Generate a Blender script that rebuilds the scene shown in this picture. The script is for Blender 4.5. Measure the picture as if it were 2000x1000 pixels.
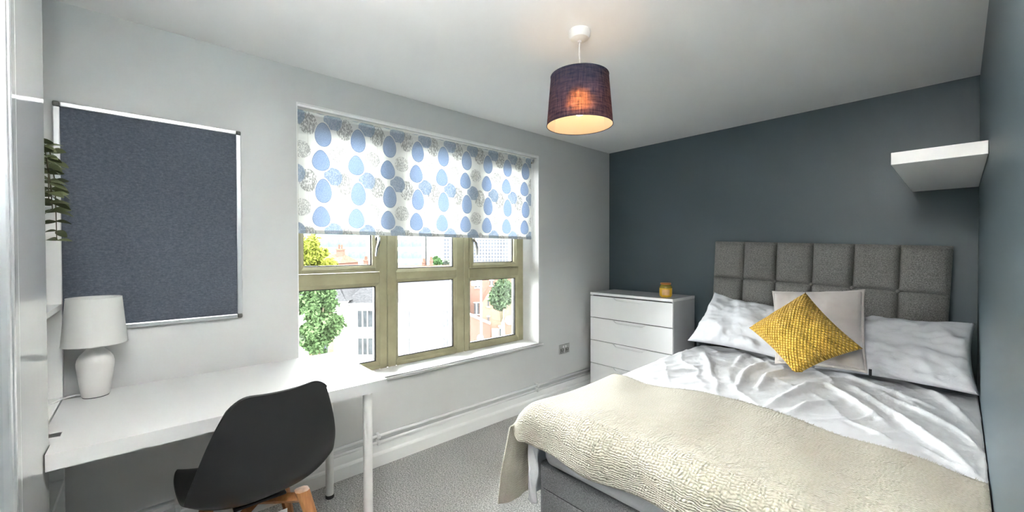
import bpy, bmesh, math, random
import numpy as np
from mathutils import Vector, Matrix, noise as mnoise

random.seed(7); np.random.seed(7)
scene = bpy.context.scene
COL = scene.collection
for o in list(bpy.data.objects):
    bpy.data.objects.remove(o)

# ------------------------------------------------------------------ camera
F_PX, YAW, PITCH, ROLL = 790.72, 47.8706, 0.6643, -0.1147
CAM = Vector((2.4989, 0.0, 1.3658))
_a, _p, _r = map(math.radians, (YAW, PITCH, ROLL))
_f = Vector((-math.sin(_a) * math.cos(_p), math.cos(_a) * math.cos(_p), -math.sin(_p)))
_ri = Vector((math.cos(_a), math.sin(_a), 0)); _up = _ri.cross(_f)
_R = _ri * math.cos(_r) + _up * math.sin(_r); _U = -_ri * math.sin(_r) + _up * math.cos(_r)
cd = bpy.data.cameras.new('camera'); cam = bpy.data.objects.new('camera', cd); COL.objects.link(cam)
cd.sensor_width = 36.0; cd.sensor_fit = 'HORIZONTAL'; cd.lens = F_PX / 2000 * 36.0
cd.clip_start = 0.02; cd.clip_end = 1000
M = Matrix.Identity(4)
for i in range(3):
    M[i][0], M[i][1], M[i][2], M[i][3] = _R[i], _U[i], -_f[i], CAM[i]
cam.matrix_world = M
scene.camera = cam

# ------------------------------------------------------------------ world (bright overcast sky)
SKY = 1.75
w = bpy.data.worlds.new('overcast_sky'); scene.world = w; w.use_nodes = True
bg = w.node_tree.nodes['Background']; bg.inputs[0].default_value = (0.985, 0.99, 1.0, 1); bg.inputs[1].default_value = SKY
# light portal in the window opening (guides sampling of the sky, emits nothing itself)
pl = bpy.data.lights.new('window_portal', 'AREA'); pl.shape = 'RECTANGLE'; pl.size = 1.9; pl.size_y = 1.64
pl.cycles.is_portal = True
po = bpy.data.objects.new('window_portal', pl); COL.objects.link(po)
po.location = (-0.29, 1.607, 1.38); po.rotation_euler = Matrix(((0, 0, -1), (1, 0, 0), (0, 1, 0))).to_euler()
po.rotation_euler = (math.radians(90), 0, math.radians(-90))

# ------------------------------------------------------------------ exposure
vs = scene.view_settings
vs.view_transform = 'Standard'; vs.look = 'None'; vs.gamma = 1.0; vs.use_curve_mapping = False
vs.exposure = 4.93
scene.cycles.max_bounces = 16; scene.cycles.diffuse_bounces = 10; scene.cycles.glossy_bounces = 6
scene.cycles.transmission_bounces = 8; scene.cycles.transparent_max_bounces = 16
scene.cycles.use_denoising = True; scene.cycles.sample_clamp_indirect = 10.0
scene.cycles.caustics_reflective = False; scene.cycles.caustics_refractive = False

# ================================================================== helpers
class N:
    """tiny expression builder for shader math"""
    nt = None
    def __init__(s, v): s.v = v
    @staticmethod
    def op(o, *a, clamp=False):
        n = N.nt.nodes.new('ShaderNodeMath'); n.operation = o; n.use_clamp = clamp
        for i, x in enumerate(a):
            x = x.v if isinstance(x, N) else x
            if isinstance(x, (int, float)): n.inputs[i].default_value = x
            else: N.nt.links.new(x, n.inputs[i])
        return N(n.outputs[0])
    def __add__(s, o): return N.op('ADD', s, o)
    __radd__ = __add__
    def __sub__(s, o): return N.op('SUBTRACT', s, o)
    def __rsub__(s, o): return N.op('SUBTRACT', o, s)
    def __mul__(s, o): return N.op('MULTIPLY', s, o)
    __rmul__ = __mul__
    def __truediv__(s, o): return N.op('DIVIDE', s, o)
    def lt(s, o): return N.op('LESS_THAN', s, o)
    def gt(s, o): return N.op('GREATER_THAN', s, o)
    def mx(s, o): return N.op('MAXIMUM', s, o)
    def mn(s, o): return N.op('MINIMUM', s, o)
    def floor(s): return N.op('FLOOR', s)
    def abs(s): return N.op('ABSOLUTE', s)
    def wrap(s, per): return s - per * (s / per).floor()

def srgb(r, g, b):
    f = lambda c: c / 12.92 if c <= 0.04045 else ((c + 0.055) / 1.055) ** 2.4
    return (f(r / 255), f(g / 255), f(b / 255), 1)

def new_mat(name):
    m = bpy.data.materials.new(name); m.use_nodes = True
    return m, m.node_tree, m.node_tree.nodes['Principled BSDF']

def coords(nt, kind='Object', scale=None):
    tc = nt.nodes.new('ShaderNodeTexCoord'); out = tc.outputs[kind]
    if scale is not None:
        mp = nt.nodes.new('ShaderNodeMapping')
        mp.inputs['Scale'].default_value = scale if isinstance(scale, (tuple, list)) else (scale,) * 3
        nt.links.new(out, mp.inputs['Vector']); out = mp.outputs['Vector']
    return out

def noise_tex(nt, vec, scale, detail=4, rough=0.55):
    n = nt.nodes.new('ShaderNodeTexNoise'); n.inputs['Scale'].default_value = scale
    n.inputs['Detail'].default_value = detail; n.inputs['Roughness'].default_value = rough
    nt.links.new(vec, n.inputs['Vector']); return n

def ramp(nt, fac, stops):
    r = nt.nodes.new('ShaderNodeValToRGB'); els = r.color_ramp.elements
    while len(els) < len(stops): els.new(0.5)
    for e, (p, c) in zip(els, stops): e.position = p; e.color = c
    nt.links.new(fac, r.inputs[0]); return r.outputs[0]

def bump(nt, bs, height, strength=0.2, dist=0.01):
    b = nt.nodes.new('ShaderNodeBump'); b.inputs['Strength'].default_value = strength
    b.inputs['Distance'].default_value = dist
    nt.links.new(height, b.inputs['Height']); nt.links.new(b.outputs[0], bs.inputs['Normal'])

def mixc(nt, fac, a, b):
    m = nt.nodes.new('ShaderNodeMix'); m.data_type = 'RGBA'
    for sock, val in ((m.inputs[0], fac), (m.inputs[6], a), (m.inputs[7], b)):
        if isinstance(val, N): val = val.v
        if isinstance(val, (tuple, float, int)): sock.default_value = val
        else: nt.links.new(val, sock)
    return m.outputs[2]

def simple(name, col, rough=0.5, spec=0.5, metal=0.0, nscale=None, nstr=0.1, ndist=0.002, var=0.0, vscale=3.0, coat=0.0):
    m, nt, bs = new_mat(name)
    bs.inputs['Roughness'].default_value = rough; bs.inputs['Specular IOR Level'].default_value = spec
    bs.inputs['Metallic'].default_value = metal; bs.inputs['Coat Weight'].default_value = coat
    bs.inputs['Base Color'].default_value = col
    vec = coords(nt)
    nz = noise_tex(nt, vec, vscale)
    lo = tuple(c * (1 - var) for c in col[:3]) + (1,); hi = tuple(min(1, c * (1 + var)) for c in col[:3]) + (1,)
    nt.links.new(ramp(nt, nz.outputs[0], [(0.3, lo), (0.7, hi)]), bs.inputs['Base Color'])
    if nscale:
        n2 = noise_tex(nt, vec, nscale); bump(nt, bs, n2.outputs[0], nstr, ndist)
    return m

def link(o, parent=None):
    COL.objects.link(o)
    if parent is not None:
        o.parent = parent; o.matrix_parent_inverse = parent.matrix_basis.inverted()
    return o

def tag(o, label=None, cat=None, group=None, kind=None):
    if label: o['label'] = label
    if cat: o['category'] = cat
    if group: o['group'] = group
    if kind: o['kind'] = kind
    return o

def thing(name, label, cat, loc=(0, 0, 0), group=None, kind=None, rotz=0):
    e = bpy.data.objects.new(name, None); e.location = loc; e.rotation_euler = (0, 0, rotz)
    e.empty_display_size = 0.05; COL.objects.link(e)
    return tag(e, label, cat, group, kind)

def mesh(name, verts, faces, mat, parent=None, smooth=False, local=False):
    me = bpy.data.meshes.new(name)
    me.from_pydata([tuple(v) for v in verts], [], [tuple(f) for f in faces]); me.update()
    return mobj(name, me, mat, parent, smooth, local)

def mobj(name, me, mat, parent=None, smooth=False, local=False):
    if smooth:
        me.polygons.foreach_set('use_smooth', [True] * len(me.polygons))
    if mat is not None and not me.materials: me.materials.append(mat)
    o = bpy.data.objects.new(name, me); COL.objects.link(o)
    if parent is not None:
        o.parent = parent
        if not local: o.matrix_parent_inverse = parent.matrix_basis.inverted()
    return o

class B:
    """collects shapes in one bmesh -> one object"""
    def __init__(s): s.bm = bmesh.new()
    def box(s, x0, x1, y0, y1, z0, z1, bev=0.0, seg=1):
        r = bmesh.ops.create_cube(s.bm, size=1.0); vs_ = r['verts']
        for v in vs_:
            v.co = Vector((x0 + (v.co.x + .5) * (x1 - x0), y0 + (v.co.y + .5) * (y1 - y0), z0 + (v.co.z + .5) * (z1 - z0)))
        if bev > 0:
            es = list({e for v in vs_ for e in v.link_edges})
            bmesh.ops.bevel(s.bm, geom=es, offset=bev, segments=seg, profile=0.5, affect='EDGES')
        return s
    def tube(s, pts, rad, n=10, caps=True):
        pts = [Vector(p) for p in pts]; rads = rad if isinstance(rad, (list, tuple)) else [rad] * len(pts)
        rings = []; ref = None
        for i, p in enumerate(pts):
            d = (pts[min(i + 1, len(pts) - 1)] - pts[max(i - 1, 0)]).normalized()
            if ref is None: ref = Vector((0, 0, 1)) if abs(d.z) < .9 else Vector((1, 0, 0))
            u = d.cross(ref); u.normalize(); v = d.cross(u); ref = -v if v.dot(ref) < 0 else v
            v = u.cross(d)
            rings.append([s.bm.verts.new(p + (u * math.cos(2 * math.pi * k / n) + v * math.sin(2 * math.pi * k / n)) * rads[i]) for k in range(n)])
        for a, b in zip(rings, rings[1:]):
            for k in range(n):
                s.bm.faces.new((a[k], a[(k + 1) % n], b[(k + 1) % n], b[k]))
        if caps:
            s.bm.faces.new(rings[0]); s.bm.faces.new(rings[-1])
        return s
    def lathe(s, prof, c=(0, 0, 0), n=40, closed=False):
        rings = []
        for r, z in prof:
            if r < 1e-6: rings.append([s.bm.verts.new((c[0], c[1], c[2] + z))])
            else: rings.append([s.bm.verts.new((c[0] + r * math.cos(2 * math.pi * k / n), c[1] + r * math.sin(2 * math.pi * k / n), c[2] + z)) for k in range(n)])
        prs = list(zip(rings, rings[1:]))
        if closed: prs.append((rings[-1], rings[0]))
        for a, b in prs:
            for k in range(n):
                if len(a) == 1 and len(b) == 1: continue
                if len(a) == 1: s.bm.faces.new((a[0], b[(k + 1) % n], b[k]))
                elif len(b) == 1: s.bm.faces.new((a[k], a[(k + 1) % n], b[0]))
                else: s.bm.faces.new((a[k], a[(k + 1) % n], b[(k + 1) % n], b[k]))
        return s
    def poly_extrude(s, pts, axis, a, b):
        """extrude a 2D polygon between a and b along axis (x: pts=(y,z); y: pts=(x,z); z: pts=(x,y))"""
        def P(p, t):
            return {'x': (t, p[0], p[1]), 'y': (p[0], t, p[1]), 'z': (p[0], p[1], t)}[axis]
        A = [s.bm.verts.new(P(p, a)) for p in pts]; Bv = [s.bm.verts.new(P(p, b)) for p in pts]
        s.bm.faces.new(A); s.bm.faces.new(Bv[::-1])
        for k in range(len(pts)):
            s.bm.faces.new((A[k], Bv[k], Bv[(k + 1) % len(pts)], A[(k + 1) % len(pts)]))
        return s
    def xform(s, mat):
        bmesh.ops.transform(s.bm, matrix=mat, verts=s.bm.verts); return s
    def me(s, name):
        bmesh.ops.recalc_face_normals(s.bm, faces=s.bm.faces)
        m = bpy.data.meshes.new(name); s.bm.to_mesh(m); s.bm.free(); return m
    def build(s, name, mat, parent=None, smooth=False, local=False):
        return mobj(name, s.me(name), mat, parent, smooth, local)

def auto_smooth(o, deg=35):
    me = o.data; me.polygons.foreach_set('use_smooth', [True] * len(me.polygons))
    try: me.set_sharp_from_angle(angle=math.radians(deg))
    except Exception: pass
    return o

def grid_faces(nu, nv, off=0):
    return [(off + i * nv + j, off + (i + 1) * nv + j, off + (i + 1) * nv + j + 1, off + i * nv + j + 1) for i in range(nu - 1) for j in range(nv - 1)]

def place(name, me, mat, parent, loc, rot=(0, 0, 0), scale=(1, 1, 1)):
    """another object sharing mesh data; loc in the parent's own space"""
    o = bpy.data.objects.new(name, me); COL.objects.link(o)
    if mat is not None and not me.materials: me.materials.append(mat)
    o.parent = parent; o.location = loc; o.rotation_euler = rot; o.scale = scale
    return o

# ================================================================== materials
W_ = lambda v: (v, v, v, 1)
def paint(name, col, s=1.0, rough=0.75, spec=0.35):
    m, nt, bs = new_mat(name)
    bs.inputs['Roughness'].default_value = rough; bs.inputs['Specular IOR Level'].default_value = spec
    v = coords(nt); n1 = noise_tex(nt, v, 1.3, 3); n2 = noise_tex(nt, v, 90, 5)
    nt.links.new(ramp(nt, n1.outputs[0], [(0.3, tuple(c * .97 for c in col[:3]) + (1,)), (0.7, col)]), bs.inputs['Base Color'])
    bump(nt, bs, n2.outputs[0], 0.06 * s, 0.004)
    return m
M_WALL = paint('wall_grey_paint', (0.58, 0.582, 0.576, 1))
M_TEAL = paint('wall_teal_paint', (0.068, 0.096, 0.110, 1), 1.0, 0.42, 0.6)
M_CEIL = paint('ceiling_white_paint', (0.86, 0.86, 0.86, 1), 1.6)
M_TRIM = paint('white_gloss_paint', (0.80, 0.80, 0.79, 1), 0.3, 0.35)
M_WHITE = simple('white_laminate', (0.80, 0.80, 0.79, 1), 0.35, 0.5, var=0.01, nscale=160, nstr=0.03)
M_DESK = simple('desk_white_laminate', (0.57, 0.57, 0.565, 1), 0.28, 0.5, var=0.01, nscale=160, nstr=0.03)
M_DOORGLOSS = simple('door_gloss_white', (0.64, 0.65, 0.65, 1), 0.05, 0.6, var=0.005, coat=0.3)
M_GLOSS = simple('high_gloss_white', (0.87, 0.87, 0.87, 1), 0.06, 0.6, var=0.005, coat=0.3)
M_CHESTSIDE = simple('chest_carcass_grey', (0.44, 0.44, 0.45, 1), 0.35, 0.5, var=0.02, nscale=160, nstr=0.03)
M_DARKGAP = simple('dark_gap', (0.03, 0.03, 0.03, 1), 0.8)
M_STEEL = simple('brushed_steel', (0.42, 0.41, 0.40, 1), 0.35, 0.5, 1.0, nscale=120, nstr=0.05)
M_CHROME = simple('chrome', (0.7, 0.7, 0.7, 1), 0.12, 0.5, 1.0)
M_ALU = simple('satin_aluminium', (0.70, 0.71, 0.72, 1), 0.32, 0.5, 0.75, nscale=90, nstr=0.03)
M_GREYPLASTIC = simple('grey_plastic', (0.11, 0.11, 0.10, 1), 0.5)
M_BLACK = simple('black_plastic', (0.009, 0.009, 0.010, 1), 0.42, 0.45, nscale=300, nstr=0.05)
M_BLACKPAD = simple('black_leatherette', (0.012, 0.012, 0.013, 1), 0.55, 0.4, nscale=140, nstr=0.2)
M_RUBBER = simple('black_rubber', (0.015, 0.015, 0.015, 1), 0.7)
M_LEG = simple('white_powder_coat', (0.72, 0.71, 0.69, 1), 0.4, 0.5, var=0.02)
M_PORCELAIN = simple('lamp_ceramic_white', (0.57, 0.56, 0.54, 1), 0.32, 0.5, var=0.01)
M_PLUG = simple('white_plastic', (0.78, 0.78, 0.77, 1), 0.4)
M_MIRROR = simple('mirror_silver', (0.86, 0.88, 0.88, 1), 0.01, 0.5, 1.0)
M_FRAME = simple('champagne_aluminium', (0.36, 0.335, 0.21, 1), 0.42, 0.5, 0.25, var=0.10, vscale=9, nscale=60, nstr=0.04)
M_GASKET = simple('black_gasket', (0.012, 0.012, 0.012, 1), 0.6)

def wood_mat():
    m, nt, bs = new_mat('beech_wood')
    v = coords(nt, 'Object', (18, 18, 2.2)); n1 = noise_tex(nt, v, 3.0, 6)
    nt.links.new(ramp(nt, n1.outputs[0], [(0.3, (0.34, 0.135, 0.047, 1)), (0.55, (0.46, 0.205, 0.078, 1)), (0.75, (0.54, 0.26, 0.11, 1))]), bs.inputs['Base Color'])
    bs.inputs['Roughness'].default_value = 0.42; bump(nt, bs, n1.outputs[0], 0.08, 0.002)
    return m
M_WOOD = wood_mat()

def carpet_mat():
    m, nt, bs = new_mat('grey_carpet')
    v = coords(nt); n1 = noise_tex(nt, v, 130, 3, 0.75); n2 = noise_tex(nt, v, 3.0, 3); n3 = noise_tex(nt, v, 75, 2, 0.6)
    c1 = ramp(nt, n1.outputs[0], [(0.32, (0.17, 0.167, 0.16, 1)), (0.5, (0.50, 0.495, 0.48, 1)), (0.66, (0.88, 0.87, 0.85, 1))])
    c3 = ramp(nt, n3.outputs[0], [(0.3, W_(0.85)), (0.7, W_(1.0))])
    mx = nt.nodes.new('ShaderNodeMix'); mx.data_type = 'RGBA'; mx.blend_type = 'MULTIPLY'; mx.inputs[0].default_value = 1
    nt.links.new(c1, mx.inputs[6]); nt.links.new(c3, mx.inputs[7])
    mx2 = nt.nodes.new('ShaderNodeMix'); mx2.data_type = 'RGBA'; mx2.blend_type = 'MULTIPLY'; mx2.inputs[0].default_value = 1
    nt.links.new(mx.outputs[2], mx2.inputs[6]); nt.links.new(ramp(nt, n2.outputs[0], [(0.3, W_(0.88)), (0.7, W_(1.0))]), mx2.inputs[7])
    nt.links.new(mx2.outputs[2], bs.inputs['Base Color'])
    bs.inputs['Roughness'].default_value = 1.0; bs.inputs['Specular IOR Level'].default_value = 0.1
    bump(nt, bs, n1.outputs[0], 0.9, 0.012)
    return m
M_CARPET = carpet_mat()

def tweed(name, lo, mid, hi, sc=230):
    m, nt, bs = new_mat(name)
    v = coords(nt); n1 = noise_tex(nt, v, sc, 3, 0.8)
    v2 = coords(nt, 'Object', (1, 1, 3)); n2 = noise_tex(nt, v2, sc * .5, 2, 0.7)
    a = ramp(nt, n1.outputs[0], [(0.32, lo), (0.5, mid), (0.7, hi)])
    b = ramp(nt, n2.outputs[0], [(0.3, W_(0.7)), (0.7, W_(1.0))])
    mx = nt.nodes.new('ShaderNodeMix'); mx.data_type = 'RGBA'; mx.blend_type = 'MULTIPLY'; mx.inputs[0].default_value = 1
    nt.links.new(a, mx.inputs[6]); nt.links.new(b, mx.inputs[7]); nt.links.new(mx.outputs[2], bs.inputs['Base Color'])
    bs.inputs['Roughness'].default_value = 0.95; bs.inputs['Specular IOR Level'].default_value = 0.15
    bs.inputs['Sheen Weight'].default_value = 0.15
    bump(nt, bs, n1.outputs[0], 0.5, 0.004)
    return m
M_TWEED = tweed('grey_tweed', (0.085, 0.083, 0.078, 1), (0.21, 0.206, 0.195, 1), (0.40, 0.39, 0.37, 1))
M_TWEEDD = tweed('grey_tweed_base', (0.07, 0.072, 0.075, 1), (0.16, 0.163, 0.168, 1), (0.33, 0.333, 0.34, 1))
M_FELT = tweed('slate_felt', (0.085, 0.098, 0.125, 1), (0.105, 0.12, 0.15, 1), (0.13, 0.145, 0.178, 1), 120)

def linen(name, col, var=0.03, bstr=0.12, sheen=0.1, wr=True):
    m, nt, bs = new_mat(name)
    v = coords(nt); n1 = noise_tex(nt, v, 5, 4); n2 = noise_tex(nt, v, 420, 2)
    nt.links.new(ramp(nt, n1.outputs[0], [(0.3, tuple(c * (1 - var) for c in col[:3]) + (1,)), (0.7, col)]), bs.inputs['Base Color'])
    bs.inputs['Roughness'].default_value = 0.85; bs.inputs['Specular IOR Level'].default_value = 0.2; bs.inputs['Sheen Weight'].default_value = sheen
    if wr:
        n3 = noise_tex(nt, coords(nt, 'Object', (1, 1, 1)), 14, 5, 0.6); n3.inputs['Distortion'].default_value = 1.2
        mul = N; N.nt = nt
        h = N(n2.outputs[0]) * 0.15 + N(n3.outputs[0])
        bump(nt, bs, h.v, bstr, 0.02)
    else: bump(nt, bs, n2.outputs[0], bstr, 0.003)
    return m
M_SHEET = linen('white_cotton', (0.61, 0.62, 0.65, 1), 0.02, 0.25)
M_DUVET = linen('white_duvet_cotton', (0.65, 0.655, 0.68, 1), 0.02, 0.28)
M_TAUPE = linen('taupe_velvet', (0.47, 0.435, 0.415, 1), 0.05, 0.06, 0.4)
M_PIPING = linen('pale_taupe_hem', (0.52, 0.485, 0.46, 1), 0.05, 0.1, 0.2)

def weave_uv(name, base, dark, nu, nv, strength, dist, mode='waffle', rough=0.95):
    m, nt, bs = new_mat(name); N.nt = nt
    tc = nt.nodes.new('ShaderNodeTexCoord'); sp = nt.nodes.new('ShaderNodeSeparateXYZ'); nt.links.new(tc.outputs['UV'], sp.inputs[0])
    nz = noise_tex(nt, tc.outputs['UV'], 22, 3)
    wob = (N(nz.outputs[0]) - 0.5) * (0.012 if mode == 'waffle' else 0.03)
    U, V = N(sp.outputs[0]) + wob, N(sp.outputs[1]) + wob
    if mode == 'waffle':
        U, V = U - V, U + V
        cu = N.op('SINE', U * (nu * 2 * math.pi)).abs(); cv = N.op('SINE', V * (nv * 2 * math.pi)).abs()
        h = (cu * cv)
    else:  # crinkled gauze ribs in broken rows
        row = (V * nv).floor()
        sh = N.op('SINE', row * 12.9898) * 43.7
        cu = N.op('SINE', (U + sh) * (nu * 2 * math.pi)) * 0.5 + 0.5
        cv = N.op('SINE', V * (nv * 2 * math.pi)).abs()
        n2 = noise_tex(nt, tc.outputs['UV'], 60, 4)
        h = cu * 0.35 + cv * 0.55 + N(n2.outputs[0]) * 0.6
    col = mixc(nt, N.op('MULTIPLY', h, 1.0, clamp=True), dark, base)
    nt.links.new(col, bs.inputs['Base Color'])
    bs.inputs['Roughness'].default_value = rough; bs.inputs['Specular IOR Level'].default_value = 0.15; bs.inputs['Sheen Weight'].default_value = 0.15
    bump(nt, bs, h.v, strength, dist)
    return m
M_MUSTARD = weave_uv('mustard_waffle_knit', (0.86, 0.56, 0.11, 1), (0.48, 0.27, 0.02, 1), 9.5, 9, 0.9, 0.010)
M_THROW = weave_uv('cream_crinkle_cotton', (0.455, 0.43, 0.355, 1), (0.375, 0.35, 0.275, 1), 80, 58, 0.65, 0.009, 'gauze')
M_FRINGE = simple('cream_fringe', (0.50, 0.475, 0.40, 1), 0.9, 0.2)

# ================================================================== room shell
W, YB, H = 2.5732, 3.6553, 2.4
YR = -0.95
WL, WR_, WZ0, WZ1 = 0.634, 2.580, 0.551, 2.2055      # window opening
TH = 0.30

st = dict(kind='structure')
tag(B().box(-0.3, W + .1, YR - .1, YB + .1, -0.1, 0).build('floor', M_CARPET), 'grey speckled carpet across the room', None, **st)
tag(B().box(-0.3, W + .1, YR - .1, YB + .1, H, H + .1).build('ceiling', M_CEIL), 'smooth white painted ceiling', None, **st)
b = B()
b.box(-TH, 0, YR - .1, WL, 0, H).box(-TH, 0, WR_, YB + .1, 0, H).box(-TH, 0, WL, WR_, WZ1, H).box(-TH, 0, WL, WR_, 0, WZ0 - 0.02)
tag(b.build('wall_left', M_WALL), 'light grey painted wall holding the window', None, **st)
tag(B().box(0, W, YB, YB + .1, 0, H).build('wall_back', M_TEAL), 'dark teal painted wall behind the headboard', None, **st)
tag(B().box(W, W + .1, YR - .1, YB + .1, 0, H).build('wall_right', M_TEAL), 'teal painted side wall along the bed', None, **st)
tag(B().box(0, W, YR - .1, YR, 0, H).build('wall_front', M_WALL), 'light grey wall behind the wardrobe', None, **st)
# white reveal lining of the window opening
t = 0.004
b = B()
b.box(-.20, 0.001, WR_ - t, WR_ + .001, WZ0, WZ1).box(-.20, 0.001, WL - .001, WL + t, WZ0, WZ1).box(-.20, 0.001, WL, WR_, WZ1 - t, WZ1 + .001)
tag(b.build('trim_1', M_TRIM), 'white plaster reveal around the window', None, **st)
# stepped skirting
prof = [(0, 0), (.034, 0), (.034, .072), (.030, .080), (.020, .088), (.014, .126), (.010, .133), (0, .135)]
tag(B().poly_extrude([(p[0], p[1]) for p in prof], 'y', YR, YB).build('baseboard_left', M_TRIM), 'white stepped skirting under the window', None, **st)
prof2 = [(YB - p[0] * .6, p[1]) for p in prof]
tag(B().poly_extrude(prof2, 'x', 0.035, W).build('baseboard_back', M_TRIM), 'white skirting along the teal wall', None, **st)

# heating pipes
for zz, lab in ((.194, 'upper white heating pipe running along the window wall'), (.153, 'lower white heating pipe just above the skirting')):
    p = thing('heating_pipe', lab, 'pipe', (0.03, 1.3, zz), group='heating pipes above the skirting')
    B().tube([(0.030, YR + .02, zz), (0.030, YB - .02, zz)], 0.0095, 14).build('pipe', M_TRIM, p, True)
    for cy in (1.085, 2.53, 0.1):
        B().box(0.002, 0.045, cy - .011, cy + .011, zz - .0145, zz + .0145, .003).build('clip', M_PLUG, p)

# ------------------------------------------------------------------ window
win = thing('window_1', 'champagne metal framed window of three lights', None, (-.22, 1.6, WZ0), kind='structure')
XI, XO = -0.195, -0.262     # inner and outer face of the frame
def member(name, y0, y1, z0, z1, xi=XI, xo=XO, bev=.004, par=None):
    return B().box(xo, xi, y0, y1, z0, z1, bev).build(name, M_FRAME, par or win)
for nm, y0, y1 in (('jamb', WL, .668), ('jamb', 2.512, WR_ - t), ('mullion', 1.198, 1.2545), ('mullion', 1.2565, 1.322), ('mullion', 1.840, 1.912), ('mullion', 1.914, 1.962)):
    member(nm, y0, y1, WZ0, WZ1 - t)
for y0, y1, z0, z1 in ((.668, 1.198, 1.146, 1.224), (1.322, 1.840, 1.166, 1.222), (1.962, 2.512, 1.146, 1.226)):
    member('transom', y0, y1, z0, z1, XI + .001)
for y0, y1 in ((.668, 1.198), (1.322, 1.840), (1.962, 2.512)):
    member('bottom_rail', y0, y1, WZ0, .585, XI + .001); member('head_rail', y0, y1, 2.15, WZ1 - t, XI + .001)
def beads(name, y0, y1, z0, z1, wd, xi, par=None):
    """mitred bead frame"""
    b = B(); o = [(y0, z0), (y1, z0), (y1, z1), (y0, z1)]; i = [(y0 + wd, z0 + wd), (y1 - wd, z0 + wd), (y1 - wd, z1 - wd), (y0 + wd, z1 - wd)]
    for k in range(4):
        k2 = (k + 1) % 4
        q = [o[k], o[k2], i[k2], i[k]]
        vo = [b.bm.verts.new((xi - (.012 if j > 1 else 0), p[0], p[1])) for j, p in enumerate(q)]
        vb = [b.bm.verts.new((XO, p[0], p[1])) for p in q]
        b.bm.faces.new(vo); b.bm.faces.new(vb[::-1])
        for j in range(4): b.bm.faces.new((vo[j], vb[j], vb[(j + 1) % 4], vo[(j + 1) % 4]))
    return b.build(name, M_FRAME, par or win)
def gasket(y0, y1, z0, z1, par, wd=.007):
    x0, x1 = -.240, -.218
    b = B().box(x0, x1, y0, y0 + wd, z0, z1).box(x0, x1, y1 - wd, y1, z0, z1).box(x0, x1, y0, y1, z0, z0 + wd).box(x0, x1, y0, y1, z1 - wd, z1)
    return b.build('gasket', M_GASKET, par)
def glass_mat(name, fog=0.0):
    m = bpy.data.materials.new(name); m.use_nodes = True; nt = m.node_tree; nt.nodes.clear()
    out = nt.nodes.new('ShaderNodeOutputMaterial'); tr = nt.nodes.new('ShaderNodeBsdfTransparent'); gl = nt.nodes.new('ShaderNodeBsdfGlossy')
    gl.inputs['Roughness'].default_value = 0.0; tr.inputs[0].default_value = (0.95, 0.97, 0.96, 1)
    fr = nt.nodes.new('ShaderNodeFresnel'); fr.inputs[0].default_value = 1.45
    mx = nt.nodes.new('ShaderNodeMixShader'); nt.links.new(fr.outputs[0], mx.inputs[0]); nt.links.new(tr.outputs[0], mx.inputs[1]); nt.links.new(gl.outputs[0], mx.inputs[2])
    last = mx.outputs[0]
    if fog:
        N.nt = nt
        tl = nt.nodes.new('ShaderNodeBsdfTranslucent'); tl.inputs[0].default_value = (0.95, 0.95, 0.96, 1)
        v = coords(nt, 'Object', (1, 14, 2.2)); nz = noise_tex(nt, v, 4.5, 5, 0.65)
        v2 = coords(nt); nz2 = noise_tex(nt, v2, 3.5, 3); nz3 = noise_tex(nt, v2, 130, 2)
        f = N.op('MULTIPLY_ADD', N(nz.outputs[0]) * 0.45 + N(nz2.outputs[0]) * 0.35 + N(nz3.outputs[0]) * 0.35, -1.6, 1.40, clamp=True) * fog
        m2 = nt.nodes.new('ShaderNodeMixShader'); nt.links.new(f.v, m2.inputs[0]); nt.links.new(last, m2.inputs[1]); nt.links.new(tl.outputs[0], m2.inputs[2]); last = m2.outputs[0]
    nt.links.new(last, out.inputs[0]); return m
M_GLASS = glass_mat('window_glass'); M_FOG = glass_mat('misted_window_glass', 0.034)
def pane(y0, y1, z0, z1, mat, par):
    return B().box(-.231, -.227, y0, y1, z0, z1).build('pane', mat, par)
# fixed lights: (outer bead rect)
for y0, y1, z0, z1, mat in ((.668, 1.198, .585, 1.146, M_GLASS), (1.322, 1.840, .585, 1.166, M_FOG), (1.962, 2.512, .585, 1.146, M_GLASS), (1.322, 1.840, 1.222, 2.15, M_GLASS)):
    wd = .020
    beads('glazing_bead', y0, y1, z0, z1, wd, XI - .002)
    gasket(y0 + wd - .001, y1 - wd + .001, z0 + wd - .001, z1 - wd + .001, win)
    pn = pane(y0 + .012, y1 - .012, z0 + .012, z1 - .012, mat, win)
    if mat is M_FOG: pn['label'] = 'misted glass pane'
# opening casements with handles
for y0, y1, hy, hs in ((.671, 1.196, 1.176, -1), (1.965, 2.510, 1.990, 1)):
    z0, z1 = 1.228, 2.146
    s_ = B().box(-.26, -.183, y0, y0 + .030, z0, z1, .003).box(-.26, -.183, y1 - .030, y1, z0, z1, .003).box(-.26, -.184, y0 + .03, y1 - .03, z0, z0 + .026, .003).box(-.26, -.184, y0 + .03, y1 - .03, z1 - .026, z1, .003).build('casement', M_FRAME, win)
    beads('glazing_bead', y0 + .030, y1 - .030, z0 + .026, z1 - .026, .016, -.187, s_)
    gasket(y0 + .045, y1 - .045, z0 + .041, z1 - .041, s_); pane(y0 + .04, y1 - .04, z0 + .036, z1 - .036, M_GLASS, s_)
    hb = B().box(-.183, -.168, hy - .013, hy + .013, 1.44, 1.50, .005, 2).tube([(-.168, hy, 1.468), (-.150, hy, 1.462), (-.140, hy + hs * .004, 1.43), (-.142, hy + hs * .016, 1.385), (-.150, hy + hs * .020, 1.335)], [.009, .009, .009, .0085, .005], 10)
    auto_smooth(hb.build('handle', M_CHROME, s_))
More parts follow.
